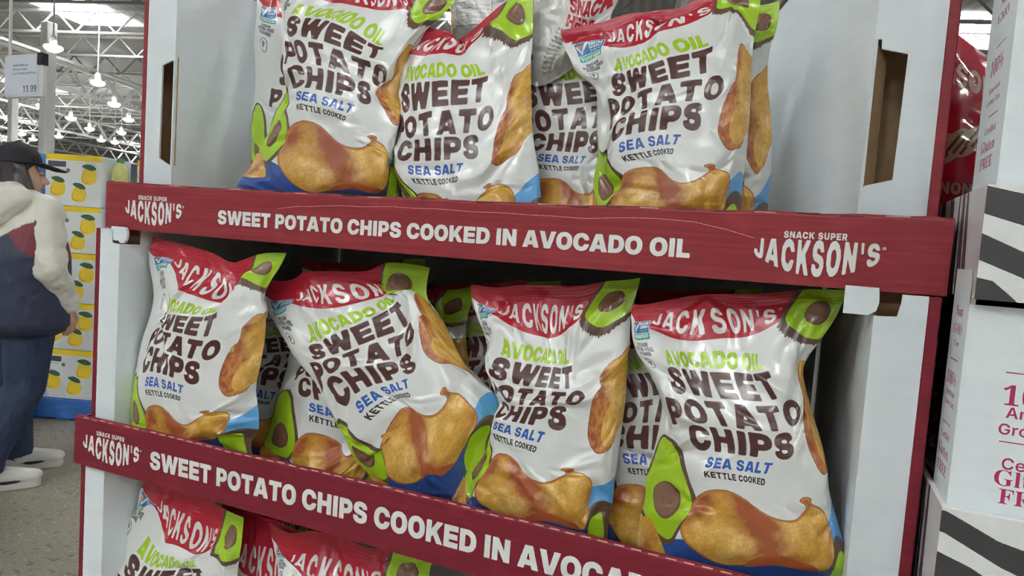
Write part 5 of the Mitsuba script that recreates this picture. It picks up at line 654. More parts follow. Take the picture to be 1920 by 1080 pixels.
def back_art(kind):
    A = []
    add_ = lambda part, col, g: A.append((part, col, g))
    if kind == 'story':
        for s, u0, u1, v0, v1 in (('BE A', .46, .80, .40, .455), ('SNACK', .38, .98, .47, .535), ('HERO', .36, .86, .55, .615)):
            add_('slogan', C_RED, text(s, 'b', (v1 - v0) * BH, u0 * BW, (1 - v1) * BH, width=(u1 - u0) * BW, wobble=.04, fat=.01, seed=5))
        lines = ('A family run kitchen', 'in the heart', 'And no shortcuts', 'Sea Salt and oil', 'Super slow cooked', 'The outcome is', 'Something better', 'than the rest', 'Happiness in', 'every bag', 'A snack for all')
        for k, s in enumerate(lines):
            s = ''.join(c for c in s.replace('k', 'k') if c == ' ' or c in GLYPHS['m'])
            add_('story_lettering', C_BLACK, text(s, 'm', .0165 * BH, (.30 - .012 * k) * BW, (1 - .655 - .029 * k) * BH))
    else:
        add_('side_picture', (.55, .27, .05), uvline([(-.01, .2), (.10, .2), (.075, .6), (.09, .9), (-.01, .92)]))
        x0, x1, y0, y1 = .15 * BW, .62 * BW, (1 - .86) * BH, (1 - .55) * BH
        add_('nutrition_panel', C_BLACK, shapely.box(x0 - 1, y0 - 1, x1 + 1, y1 + 1))
        add_('nutrition_panel', (.70, .70, .68), shapely.box(x0, y0, x1, y1))
        add_('nutrition_panel', C_BLACK, shapely.box(x0, y1 - 30, x1, y1 - 12))
        add_('nutrition_panel', (.70, .70, .68), text('calories', 'm', 8, x0 + 4, y1 - 26))
        for k, s in enumerate(('total fat', 'saturated fat', 'sodium', 'total carbs', 'protein')):
            add_('nutrition_panel', C_BLACK, text(s, 'm', 5, x0 + 4, y1 - 42 - 11 * k))
            add_('nutrition_panel', C_BLACK, shapely.box(x0 + 2, y1 - 45 - 11 * k, x1 - 2, y1 - 44.3 - 11 * k))
    return A
STORY = partition(back_art('story'), BW, BH, BX, BY, ('back_panel', (.60, .59, .57)))
FACTS = partition(back_art('facts'), BW, BH, BX, BY, ('back_panel', (.60, .59, .57)))

def sm(a, b, x):
    t = np.clip((x - a) / (b - a), 0, 1)
    return t * t * (3 - 2 * t)
def bulge(u, v, t, k=0.0):
    u = u - k * u * (1 - u)
    return t * np.clip(1 - np.abs(2 * u - 1) ** 2.4, 0, 1) ** (.75 + .5 * k) * sm(0, .42, v) ** .8 * sm(1.0, .84, v) ** .7
def creases(u, v, seed, folds):
    """Dents and folds of the film, millimetres along the bag's normal."""
    rng = np.random.default_rng(seed)
    d = np.zeros_like(u)
    X, Y = u * BW, v * BH
    def one(x0, y0, x1, y1, amp, w):
        L = math.hypot(x1 - x0, y1 - y0)
        a = ((X - x0) * (x1 - x0) + (Y - y0) * (y1 - y0)) / L ** 2
        q = np.abs((X - x0) * (y1 - y0) - (Y - y0) * (x1 - x0)) / L
        along = np.clip(1 - np.abs(2 * a - 1) ** 2, 0, 1) * (np.abs(2 * a - 1) < 1)
        return amp * np.clip(1 - q / w, 0, 1) ** 1.25 * along
    for k in range(34):
        edge = rng.random()
        cx, cy = rng.uniform(0, BW), rng.uniform(0, BH)
        ang = rng.uniform(0, math.pi)
        if edge < .30: cy = rng.uniform(5, 60); ang = math.pi / 2 + rng.normal(0, .35)
        elif edge < .45: cy = rng.uniform(BH - 50, BH); ang = math.pi / 2 + rng.normal(0, .4)
        elif edge < .75: cx = rng.choice([rng.uniform(0, 45), rng.uniform(BW - 45, BW)]); ang = rng.normal(0, .5)
        L = rng.uniform(30, 95)
        one_ = one(cx - math.cos(ang) * L / 2, cy - math.sin(ang) * L / 2, cx + math.cos(ang) * L / 2, cy + math.sin(ang) * L / 2, rng.uniform(1.4, 4.2) * rng.choice([-1, 1]), rng.uniform(5, 16))
        d += one_
    for k in range(22):                                  # long sharp folds running in from the rim
        s = rng.choice([-1, 1]); top = rng.random() < .35
        cx = rng.uniform(20, BW - 20) if top else BW / 2 + s * rng.uniform(50, 100)
        cy = rng.choice([rng.uniform(BH - 75, BH - 20), rng.uniform(15, 60)]) if top else rng.uniform(30, BH - 30)
        ang = math.pi / 2 + rng.normal(0, .45) if top else rng.normal(0, .6)
        L, amp, w = rng.uniform(45, 105), rng.uniform(1.2, 2.6) * rng.choice([-1, 1]), rng.uniform(5, 10)
        d += one(cx - math.cos(ang) * L / 2, cy - math.sin(ang) * L / 2, cx + math.cos(ang) * L / 2, cy + math.sin(ang) * L / 2, amp, w)
    for k in range(46):                                  # small sharp wrinkles, most of them near the rim
        ang = rng.uniform(0, math.pi)
        cx, cy = rng.uniform(0, BW), rng.uniform(0, BH)
        if k % 3: cx = BW / 2 + rng.choice([-1, 1]) * rng.uniform(55, 105)
        L = rng.uniform(14, 42)
        d += one(cx - math.cos(ang) * L / 2, cy - math.sin(ang) * L / 2, cx + math.cos(ang) * L / 2, cy + math.sin(ang) * L / 2, rng.uniform(.7, 1.7) * rng.choice([-1, 1]), rng.uniform(4, 9))
    for u0, v0, u1, v1, amp, w in folds:
        d += one(u0 * BW, v0 * BH, u1 * BW, v1 * BH, amp, w * BH * 1.0)
    p = np.stack([X / 42, Y / 42, np.full_like(X, seed * 3.7)], -1)
    d += (meshkit.noise(p) - .5) * 5.0 + (np.abs(meshkit.noise(p * 2.3 + 9) - .5) - .2) * 3.0
    fade = sm(0, .045, v) * sm(1.0, .965, v)
    ribs = np.where(v < .042, np.sin((v * BH) * 2 * math.pi / 2.6) * .30, 0) * sm(0, .004, v)
    return 1.55 * d * (.25 + .75 * fade) * (.35 + .65 * sm(0, .08, np.minimum(u, 1 - u))) + ribs

def bag(name, art, label, group, flip=False):
    b = BAGS[name]
    key = numbered('chip_bag')
    a, w = math.radians(b['lean']), math.radians(b['yaw'])
    n = np.array([math.sin(w) * math.cos(a), -math.cos(w) * math.cos(a), math.sin(a)])
    ex = np.array([math.cos(w), math.sin(w), 0]); ez = np.cross(n, ex)
    O = np.array(b['o'])
    pts = np.array(b['pts'])
    f = RBFInterpolator(pts[:, :2] * [1, 1.44], pts[:, 2:], kernel='thin_plate_spline', smoothing=SMOOTH)
    def surface(xs, ys, fold=True):
        X, Y = np.meshgrid(xs, ys)
        u, v = X / BW, 1 - Y / BH
        st = f(np.column_stack([u.ravel(), v.ravel() * 1.44])).reshape(*u.shape, 2)
        h = bulge(u, v, b['t'], b['k']) + creases(u, v, b['seed'], b['folds'])
        return O + (st[..., :1] * ex + st[..., 1:] * ez + h[..., None] * n) / 1000, u, v
    P, _, _ = surface(BX, BY)
    lay(key, art, Grid(BX, BY, P), 'film', SP, (BW, BH))
    # the other side, closed along the same rim
    xs, ys = BX[::2], BY[::3] if (len(BY) - 1) % 3 == 0 else np.unique(np.concatenate([BY[::3], BY[-1:]]))
    Q, u, v = surface(xs, ys)
    Q = Q - n * (bulge(u, v, b['t'] * 1.35, b['k']))[..., None] / 1000 - n * .0006
    h, k = len(ys), len(xs)
    i = (np.arange(h - 1)[:, None] * k + np.arange(k - 1)).ravel()
    F = np.vstack([np.column_stack([i, i + k, i + 1]), np.column_stack([i + 1, i + k, i + k + 1])])
    g = Grid(xs, ys, Q)
    put(key + '__' + ('front_panel' if art is not FRONT else 'back_panel'), Q.reshape(-1, 3), F, 'film', n=-g.N.reshape(-1, 3), col=np.tile(C_FILM, (h * k, 1)))
    labels[key] = {'label': label, 'category': 'chip bag', 'group': group}
    return key
SMOOTH = 2e-4
G1, G2, G3 = 'chip bags on the top tier', 'chip bags on the middle tier', 'chip bags on the lowest tier'
for name, art, label, group in (
    ('A2', FRONT, 'tilted white chip bag at the left of the top tier, blue foot on the lip', G1),
    ('A3', FRONT, 'white chip bag with a V-shaped fold in its red top, middle of top tier', G1),
    ('A6', FRONT, 'white chip bag at the right of the top tier, red top folded, corner sticking out', G1),
    ('A1', FRONT, 'white chip bag mostly hidden behind the leftmost front bag of the top tier', G1),
    ('A7', FRONT, 'narrow strip of white chip bag by the right wall of the top tier', G1),
    ('A4', FRONT, 'shaded white chip bag between the middle and right front bags, top tier', G1),
    ('A5', STORY, 'turned-round chip bag with red slogan and black story lines, top tier', G1),
    ('A8', FACTS, 'turned-round chip bag with a nutrition panel above the V-folded bag', G1),
    ('B1', FRONT, 'white chip bag at the left end of the middle tier, red top sloping down', G2),
    ('B4', FRONT, 'white chip bag leaning anticlockwise in the middle tier, upper right corner creased', G2),
    ('B7', FRONT, 'white chip bag with a pointed red banner, second from right in middle tier', G2),
    ('B9', FRONT, 'large white chip bag at the right end of the middle tier, whole avocado showing', G2),
    ('B3', FRONT, 'white chip bag tucked behind the leaning bag, avocado at its left showing', G2),
    ('B2', FRONT, 'shaded white chip bag between the left end bag and the leaning bag', G2),
    ('B5', FRONT, 'red top of a chip bag just showing over the leaning bag', G2),
    ('B6', FRONT, 'dark chip bag in the gap left of the pointed-banner bag', G2),
    ('B6a', FRONT, 'chip bag deep in shade, avocado corner right of the leaning bag', G2),
    ('B8', FRONT, 'shaded white chip bag in the narrow gap left of the right end bag', G2),
    ('B10', FRONT, 'dark red top of a chip bag above the pointed-banner bag', G2),
    ('B11', FRONT, 'dark chip bag showing over the right end bag, below the top lip', G2),
    ('C1', FRONT, 'white chip bag tilted clockwise at the left of the lowest tier', G3),
    ('C2', FRONT, 'red-topped chip bag second from the left in the lowest tier', G3),
    ('C3', FRONT, 'red-topped chip bag third from the left in the lowest tier, seal lit', G3),
    ('C4', FRONT, 'dark chip bag behind the front bags of the lowest tier', G3)):
    bag(name, art, label, group)

# ---------------------------------------------------------------- the neighbouring display with the zebra trays
K_, W_ = (.030, .028, .030), (.70, .72, .71)
C_MAG = (.33, .022, .085)
def flat_print(key, part, regions, o, ex, ey, w, h, base, step=40, base_bsdf=None):
    """A flat sheet printed with regions given in millimetres; base: its colour."""
    xs, ys = np.linspace(0, w, max(2, int(w / step) + 1)), np.linspace(0, h, max(2, int(h / step) + 1))
    art = partition(regions, w, h, xs, ys, (part, None if base_bsdf else base))
    g = rect_grid(o, ex, ey, w, h, xs, ys)
    for p, (q, f, col) in art.items():
        v, n = g.at(q)
        put(f'{key}__{p}', v, f, base_bsdf if p == part and base_bsdf else 'print', n=n, col=None if p == part and base_bsdf else col)

def zebra_tray(z0, z1, x, y, fronts, seed):
    key = numbered('zebra_tray')
    W, h = .62, (z1 - z0)
    R = [('black_stripes', K_, sg.Polygon([((a - x) * 1000, (b - z0) * 1000) for a, b in s]).buffer(0)) for s in fronts]
    flat_print(key, 'front_lip', R, (x, y, z0), (1, 0, 0), (0, 0, 1), W * 1000, h * 1000, W_)
    rng, S, at = np.random.default_rng(seed), [], 4.0
    while at < 900:
        w1 = rng.uniform(8, 22)
        sl = rng.uniform(-14, 10)
        S.append(('side_stripes', (.040, .030, .042), curve([(at, -5), (at + w1, -5), (at + w1 * .8 + sl, h * 600), (at + w1 * .5 + sl * 1.6, h * 1005), (at + sl * 1.5, h * 1000), (at + sl, h * 500)])))
        at += w1 + rng.uniform(6, 13)
    flat_print(key, 'side_lip', S, (x, y + .95, z0), (0, -1, 0), (0, 0, 1), 950, h * 1000, (.55, .54, .55), step=60)
    add(f'{key}__lip_core', cat(box(x + .0006, x + .006, y + .001, y + .95, z0, z1 - .0004), box(x + .006, x + W, y + .0006, y + .006, z0, z1 - .0004)), 'white_edge')
    add(f'{key}__floor_panel', box(x + .006, x + W, y + .006, y + .95, z0, z0 + .006), 'kraft')
    return key

def corner_post(z0, z1, x, y, depth, front, side, notch=False):
    key = numbered('corner_post')
    h = z1 - z0
    flat_print(key, 'front_flange', [('front_lettering', C_MAG, affinity.translate(g, -x * 1000, -z0 * 1000)) for g in front], (x, y, z0), (1, 0, 0), (0, 0, 1), 160, h * 1000, None, base_bsdf='white_card')
    flat_print(key, 'side_strip', [('side_lettering', (.28, .03, .09), affinity.translate(g, (y + depth) * 1000, -z0 * 1000)) for g in side], (x, y + depth, z0), (0, -1, 0), (0, 0, 1), depth * 1000, (h + (.03 if notch else 0)) * 1000, None, base_bsdf='white_card')
    add(f'{key}__core', cat(box(x + .0008, x + .0045, y + .0008, y + depth, z0, z1 + (.0295 if notch else 0)), box(x + .0045, x + .16, y + .0008, y + .0045, z0, z1)), 'white_edge')
    add(f'{key}__back_panel', box(x + .155, x + .16, y + .0045, y + .6, z0, z1), 'white_card')
    return key

def lines_front(rows, x):
    return [text(s, 's' if serif else 'm', cap, (x + dx) * 1000, z * 1000, width=w) for s, serif, cap, dx, z, w in rows]
def lines_side(rows):                                    # on the left strip: read from the front edge; the sheet's x runs towards the viewer
    out = []
    for s, font, cap, yc, z, w in rows:
        g = text(s, font, cap, 0, z * 1000, width=w)
        out.append(affinity.translate(g, -yc * 1000 - w / 2, 0))
    return out
def rule_front(x0, x1, z): return shapely.box(x0 * 1000, z * 1000 - .5, x1 * 1000, z * 1000 + .5)
def rule_side(yc, w, z): return shapely.box(-yc * 1000 - w / 2, z * 1000 - .5, -yc * 1000 + w / 2, z * 1000 + .5)

UX, LX, NY = 1.2137, 1.2044, -0.08
k = zebra_tray(1.3377, 1.4343, 1.2049, -0.0929, [
    [(1.2049, 1.4332), (1.23, 1.4276), (1.2678, 1.4158), (1.3708, 1.3986), (1.3708, 1.36), (1.2678, 1.3857), (1.2327, 1.4014), (1.2049, 1.4101)],
    [(1.2049, 1.3936), (1.2347, 1.3799), (1.2678, 1.3651), (1.3193, 1.3428), (1.3193, 1.3377), (1.2678, 1.3428), (1.237, 1.358), (1.2049, 1.3711)],
    [(1.2049, 1.3562), (1.2163, 1.354), (1.2266, 1.3454), (1.2352, 1.3377), (1.2049, 1.3377)]], 3)
tag(k, 'black and white zebra-striped tray at the right edge, below the upper white corner post', 'display tray')
sd = lines_side([('FREE', 's', 10.3, -0.0293, 1.4557, 45), ('Gluten', 's', 10.3, -0.0293, 1.4712, 50), ('Certified', 's', 6.4, -0.0311, 1.4875, 41),
                 ('Grown Corn', 's', 5.6, -0.0293, 1.5146, 48), ('American', 's', 5.6, -0.0293, 1.5257, 41), ('100%', 's', 13.7, -0.0293, 1.542, 45), ('GMO', 's', 8.6, -0.0328, 1.5884, 38), ('Non', 's', 8.6, -0.0328, 1.603, 31)]) + [rule_side(-0.0371, 34, 1.5034), rule_side(-0.0371, 34, 1.5661)]
k = corner_post(1.3428, 1.7378, UX, NY, 0.0962, lines_front([('Gluten', True, 15.5, 0.0532, 1.4974, None), ('100%', True, 17.2, 0.0532, 1.5661, None)], UX), sd)
tag(k, 'upper white cardboard corner post with red serif lettering at the right edge', 'corner post')
fr = lines_front([('100%', True, 16.7, 0.0318, 1.2494, None), ('American', False, 9.4, 0.0352, 1.2385, None), ('Grown Corn', False, 9.4, 0.0313, 1.2239, None),
                  ('Certified', False, 9.9, 0.0365, 1.1941, None), ('Gluten', True, 13.3, 0.0322, 1.1799, None), ('FREE', True, 12.9, 0.0369, 1.1642, None), ('GMO', True, 12.9, 0.0447, 1.2999, None)], LX)
fr += [rule_front(LX + 0.0318, LX + 0.1202, 1.2774), rule_front(LX + 0.0326, LX + 0.1202, 1.2177)]
sd = lines_side([('Non', 's', 9.4, -0.0431, 1.3196, 29), ('GMO', 's', 9.4, -0.0444, 1.3033, 33), ('Corn', 's', 5.2, -0.0448, 1.2921, 21), ('100%', 's', 11.2, -0.0414, 1.2561, 40), ('American', 's', 5.6, -0.0422, 1.2458, 38), ('Grown Corn', 's', 5.6, -0.0422, 1.2363, 41),
                 ('Certified', 's', 6.0, -0.0422, 1.2054, 36), ('Gluten', 's', 9.9, -0.0414, 1.1891, 43), ('FREE', 's', 9.9, -0.0422, 1.1728, 40)]) + [rule_side(-0.0422, 33, 1.2793), rule_side(-0.0422, 33, 1.2196)]
k = corner_post(1.0594, 1.3325, LX, NY, 0.0687, fr, sd, notch=True)
tag(k, 'lower white cardboard corner post with large red serif lettering between the two zebra trays', 'corner post')
k = zebra_tray(1.038, 1.1552, 1.1991, -0.0929, [
    [(1.1991, 1.153), (1.2029, 1.1526), (1.242, 1.135), (1.2935, 1.1238), (1.2935, 1.0981), (1.2463, 1.1127), (1.2029, 1.1333), (1.1991, 1.1341)],
    [(1.1991, 1.1161), (1.2248, 1.1075), (1.2678, 1.0852), (1.3193, 1.068), (1.3193, 1.038), (1.2678, 1.0508), (1.2248, 1.0818), (1.1991, 1.0921)],
    [(1.1991, 1.0749), (1.2334, 1.0594), (1.2592, 1.038), (1.1991, 1.038)]], 5)
tag(k, 'black and white zebra-striped tray at the lower right corner below the lower corner post', 'display tray')
# what carries them
key = 'white_pallet_carton'
add(key + '__carton', box(1.2008, 1.82, -.09, .85, .145, 1.037, .003), 'white_card')
for i in range(4):
    add(numbered(key + '__pallet_board'), box(1.204 + i * .155, 1.204 + i * .155 + .14, -.09, .85, .118, .1445, .002), 'kraft')
for i in range(3):
    add(numbered(key + '__pallet_runner'), box(1.21 + i * .25, 1.21 + i * .25 + .09, -.09, .85, 0, .1175, .002), 'kraft')
tag(key, 'white carton base under the zebra-striped trays on a wooden pallet', 'carton')

# the shiny pouches inside the neighbouring display
PX, PY = np.linspace(0, 200, 41), np.unique(np.concatenate([np.linspace(0, 10, 5), np.linspace(10, 235, 46), np.linspace(235, 250, 13)]))
def pouch_art(base, dark):
    A = []
    if not dark:
        A.append(('brand_lettering', (.62, .58, .50), text("KSON'S", 'b', 26, 4, 196, width=84, track=.04)))
        for k in range(5):
            A.append(('snack_picture', (.60, .47, .30), curve([(2 + 20 * k, 112 + 9 * k), (24 + 20 * k, 118 + 9 * k), (34 + 19 * k, 138 + 8 * k), (14 + 19 * k, 144 + 8 * k), (-4 + 19 * k, 130 + 8 * k)])))
            for q in range(3):
                A.append(('drizzle', (.07, .03, .02), affinity.rotate(shapely.box(2 + 20 * k + 8 * q, 113 + 9 * k, 5 + 20 * k + 8 * q, 142 + 9 * k), -35)))
        A.append(('badge_lettering', (.70, .66, .62), text('NON', 'b', 12, 12, 84, track=.05)))
    else:
        for k, s in enumerate('POPCORN'):
            A.append(('brand_lettering', (.40, .36, .20), affinity.rotate(text(s, 'b', 17, 10 + 2 * k, 200 - 26 * k), 12, origin=(15, 200 - 26 * k))))
    return A
def pouch(name, o, ex, ez, wide, high, base, dark, label, seed, thick=30, slope=0.0):
    key = numbered(name)
    ex, ez = np.asarray(ex, float), np.asarray(ez, float)
    n = np.cross(ex, ez)
    X, Y = np.meshgrid(PX, PY)
    u, v = X / 200, 1 - Y / 250
    rng = np.random.default_rng(seed)
    d = bulge(u, v, thick)
    for k in range(26):
        a, cx, cy, L = rng.uniform(0, math.pi), rng.uniform(0, 200), rng.uniform(0, 250), rng.uniform(40, 110)
        q = np.abs((X - cx) * math.sin(a) - (Y - cy) * math.cos(a)); al = np.abs((X - cx) * math.cos(a) + (Y - cy) * math.sin(a)) / L
        d += rng.uniform(2, 5) * rng.choice([-1, 1]) * np.clip(1 - q / rng.uniform(8, 20), 0, 1) * np.clip(1 - al, 0, 1)
    d += np.where(v < .05, np.sin(Y * 2 * math.pi / 2.5) * .35, 0)
    sx = X * wide / 200
    P = np.asarray(o) + (sx[..., None] * ex + (Y * high / 250 - slope * sx * (Y / 250) ** 2)[..., None] * ez + d[..., None] * n) / 1000
    art = partition(pouch_art(base, dark), 200, 250, PX, PY, ('front_panel', base))
    g = Grid(PX, PY, P)
    for part, (p, f, col) in art.items():
        vv, nn = g.at(p); put(f'{key}__{part}', vv, f, 'red_foil', n=nn, col=col)
    Q = P - n * (bulge(u, v, thick * 1.8) + .6)[..., None] / 1000
    h, k = Q.shape[:2]
    i = (np.arange(h - 1)[:, None] * k + np.arange(k - 1)).ravel()
    gq = Grid(PX, PY, Q)
    put(f'{key}__back_panel', Q.reshape(-1, 3), np.vstack([np.column_stack([i, i + k, i + 1]), np.column_stack([i + 1, i + k, i + k + 1])]), 'red_foil', n=-gq.N.reshape(-1, 3), col=np.tile(base, (h * k, 1)))
    tag(key, label, 'snack pouch')
pouch('snack_pouch', (1.2145, .30, 1.3471), (1, 0, 0), (0, .05, .999), 190, 345, (.42, .012, .030), False, 'shiny red foil pouch beside the right red edge of the top tier', 3, slope=.85)
pouch('snack_pouch', (1.213, .24, 1.0465), (1, 0, 0), (.0, .06, .998), 180, 300, (.060, .022, .075), True, 'dark purple pouch in the shaded gap right of the middle tier', 5)

# ---------------------------------------------------------------- stacks of cases behind
SD = np.array([-.94, -.34, 0]); SD /= np.linalg.norm(SD)   # along the stack's face, to the left
SN = np.array([-SD[1], SD[0], 0])                          # into the stack
if SN[1] < 0: SN = -SN
SO = np.array([-3.059, 2.191, 0.0])                        # its right front foot
YEL, LEM, LEM2, LEAF = (.74, .55, .02), (.70, .50, .035), (.55, .36, .02), (.025, .075, .035)
def lemon(x, y, s, a, n):
    body = affinity.rotate(curve([(-.42 * s, -.1 * s), (-.25 * s, .32 * s), (.15 * s, .38 * s), (.42 * s, .12 * s), (.36 * s, -.30 * s), (.05 * s, -.46 * s), (-.30 * s, -.38 * s)]), a, origin=(0, 0))
    half = affinity.translate(affinity.scale(body, .62, .62), -.16 * s, -.10 * s)
    leaf = affinity.rotate(curve([(-.36 * s, 0), (-.1 * s, .16 * s), (.25 * s, .14 * s), (.42 * s, -.03 * s), (.1 * s, -.12 * s)]), a * .5 - 12, origin=(0, 0))
    return [(f'lemon_picture_{n:03d}', LEM, affinity.translate(body, x, y)), (f'lemon_shade_{n:03d}', LEM2, affinity.translate(half.difference(affinity.translate(half, .08 * s, .07 * s)), x, y)), (f'leaf_picture_{n:03d}', LEAF, affinity.translate(leaf, x - .02 * s, y + .43 * s))]
def lemon_case(o, w, h, depth, label, group):
    key = numbered('lemon_case')
    W, H = w * 1000, h * 1000
    R = [('yellow_band', YEL, shapely.box(0, H * .885, W, H + 1))]
    for n, (x, y, s, a) in enumerate(((.77, .60, .33, 10), (.60, .24, .31, -6), (.22, .34, .32, 4))):
        R += lemon(x * W, y * H, s * W, a, n + 1)
    R.append(('maker_label', (.05, .05, .06), shapely.box(W * .04, H * .75, W * .36, H * .86)))
    R.append(('seal', (.10, .11, .10), sg.Point(W * .40, H * .69).buffer(W * .035, quad_segs=4)))
    R.append(('maker_lettering', (.35, .35, .35), text('organic lemonade', 'm', H * .028, W * .05, H * .70, width=W * .28)))
    ex, n = -SD, SN
    flat_print(key, 'front_panel', R, o + SD * w, ex, (0, 0, 1), W, H, (.66, .68, .66), step=60)
    add(f'{key}__case', frame(box(.0, w, .0008, depth, .001, h - .001, .004), o + SD * w, ex, n, (0, 0, 1)), 'white_card')
    tag(key, label, 'case', group)
rows = [(.141, .462), (.462, .766), (.766, 1.087), (1.087, 1.385), (1.385, 1.711)]
names = ['lowest', 'second from the bottom', 'middle', 'second from the top', 'topmost']
for r, (a, b) in enumerate(rows):
    lemon_case(SO + [0, 0, a + .001], .37, b - a - .003, .30, f'white lemon case right beside the woman, {names[r]} of its stack', 'lemon cases beside the woman')
SO2 = SO - SD * .125 + SN * .12
for r, (a, b) in enumerate(rows):
    lemon_case(SO2 - SD * .40 + [0, 0, a + .001], .37, b - a - .003, .30, f'lemon case by the display edge, farther back, {names[r]} of its stack', 'lemon cases farther back')
def pallet(name, o, w, depth, h, label):
    key = numbered(name)
    for k in range(3):
        add(numbered(f'{key}__runner'), frame(box(k * (w - .1) / 2, k * (w - .1) / 2 + .1, 0, depth, 0, h - .021, .004), o + SD * w, -SD, SN, (0, 0, 1)), 'pallet_blue')
    for k in range(5):
        add(numbered(f'{key}__board'), frame(box(0, w, k * (depth - .11) / 4, k * (depth - .11) / 4 + .11, h - .02, h, .003), o + SD * w, -SD, SN, (0, 0, 1)), 'pallet_blue')
    add(f'{key}__front_board', frame(box(0, w, -.012, -.001, .015, h, .003), o + SD * w, -SD, SN, (0, 0, 1)), 'pallet_blue')
    tag(key, label, 'pallet')
scene['pallet_blue'] = pr(lambda p, n, uv: MX((.02, .07, .24), (.035, .13, .36), FB(p.x * 20, p.y * 20, p.z * 60, octaves=3)), .6, .35)
pallet('blue_pallet', SO + SD * .0 - SN * .01, .42, .36, .138, 'blue wooden pallet under the lemon cases beside the woman')
pallet('blue_pallet', SO2 - SD * .42 - SN * .01, .42, .40, .138, 'blue wooden pallet under the lemon cases farther back')

def bottle(o, s, label):
    key = numbered('juice_bottle')
    add(key + '__body', lathe([(0, 0), (.055 * s, .0), (.062 * s, .012 * s), (.062 * s, .16 * s), (.052 * s, .20 * s), (.028 * s, .235 * s), (.024 * s, .25 * s), (0, .25 * s)]).apply_translation(o), 'juice', smooth=35)
    add(key + '__cap', lathe([(0, .2505 * s), (.028 * s, .2505 * s), (.028 * s, .285 * s), (0, .287 * s)]).apply_translation(o), 'cap_green', smooth=30)
    tag(key, label, 'bottle', 'juice bottles by the lemon cases')
scene['cap_green'] = pr((.04, .22, .05), .4, .5)
# a stack of plain cartons carries the bottles
SO3 = SO + SN * .03
for r in range(4):
    key = numbered('plain_carton')
    z0 = .001 + r * .372
    add(key + '__carton', frame(box(.006, .118, 0, .28, z0, z0 + .369, .004), SO3, -SD, SN, (0, 0, 1)), 'white_card')
    add(key + '__tape', frame(box(.045, .08, -.0012, .0, z0 + .01, z0 + .360), SO3, -SD, SN, (0, 0, 1)), 'white_edge')
    tag(key, f'plain white carton under the juice bottles, {("lowest", "second from the bottom", "third from the bottom", "topmost")[r]} of its stack', 'carton', 'cartons under the juice bottles')
bottle(SO3 - SD * .062 + SN * .06 + np.array([0, 0, 1.4875]), .78, 'juice bottle with a green cap just right of the lemon case beside the woman')
bottle(SO2 - SD * .17 + SN * .10 + np.array([0, 0, 1.7105]), .9, 'yellow juice bottle on the lemon cases farther back, by the red display edge')

# sky-blue cases left of the woman
def blue_case(o, w, h, depth, label):
    key = numbered('blue_case')
    W, H = w * 1000, h * 1000
    R = [('cloud_picture', (.62, .70, .78), curve([(0, H * .30), (W * .3, H * .42), (W * .6, H * .36), (W, H * .48), (W * 1.1, H * .1), (0, H * .05)])),
         ('red_picture', (.45, .06, .03), curve([(W * .45, H * .02), (W * .6, H * .16), (W * .8, H * .10), (W * .95, H * .2), (W * 1.05, H * .02), (W * .7, -H * .03)]))]
    flat_print(key, 'front_panel', R, o + SD * w, -SD, (0, 0, 1), W, H, (.10, .30, .68), step=80)
    add(f'{key}__case', frame(box(0, w, .0008, depth, .001, h - .001, .004), o + SD * w, -SD, SN, (0, 0, 1)), 'case_blue')
    tag(key, label, 'case', 'sky-blue cases behind the woman')
scene['case_blue'] = pr((.10, .30, .66), .5, .4)
BO = SO + SD * .50 + SN * .02
for r, (a, b, nm) in enumerate(((.141, .93, 'lower'), (.932, 1.72, 'upper'))):
    blue_case(BO + [0, 0, a], .62, b - a - .002, .5, f'sky-blue printed case at the left edge behind the woman, {nm} of its stack')
pallet('blue_pallet', BO - SN * .01, .64, .5, .138, 'blue pallet under the sky-blue cases at the left edge')
key = 'blue_bin'
bo = SO + SD * .36 - SN * .42
add(key + '__body', frame(box(0, .30, 0, .30, 0, .20, .012), bo + SD * .3, -SD, SN, (0, 0, 1)), 'pallet_blue')
add(key + '__rim', frame(box(-.012, .312, -.012, .312, .2005, .235, .006), bo + SD * .3, -SD, SN, (0, 0, 1)), 'pallet_blue')
tag(key, 'low blue bin on the floor behind the woman\'s legs', 'bin')

# the price sign
key = 'price_sign'
o = np.array(SIGN_O); sx, sz = np.array(SIGN_X), np.array([0, 0, 1.0])
sn = np.cross(sx, sz)
w, h = SIGN_W, SIGN_H
G_ = (.16, .17, .19)
R = [('price', (.05, .055, .07), text('11.99', 's', h * 165, w * 560, h * 70, width=w * 390))]
for k, (s, wd) in enumerate((('MARTINELLIS', .46), ('APPLE JUICE', .42), ('12/10 OUNCE BOTTLES', .72))):
    R.append(('small_lettering', G_, text(s, 'b', h * 52, w * 250 - w * 1000 * (wd - .46) * .1, h * (745 - 105 * k), width=w * 1000 * wd)))
flat_print(key, 'card', R, o, sx, sz, w * 1000, h * 1000, (.60, .64, .72), step=80)
add(key + '__holder', frame(box(0, w + .030, -.030, -.002, -.012, h + .012, .003), o, sx, -sn * -1, (0, 0, 1)), 'steel')
add(key + '__clip', frame(box(w - .004, w + .034, -.034, .006, h - .05, h + .014, .003), o, sx, sn, (0, 0, 1)), 'cap_cloth')
add(key + '__post', bar(o + sx * w * .04 - sn * .02 + np.array([0, 0, h]), o + sx * w * .04 - sn * .02 + np.array([0, 0, ROOF - o[2] - .9]), .012), 'steel')
tag(key, 'white hanging price sign reading 11.99 at the upper left', 'sign')

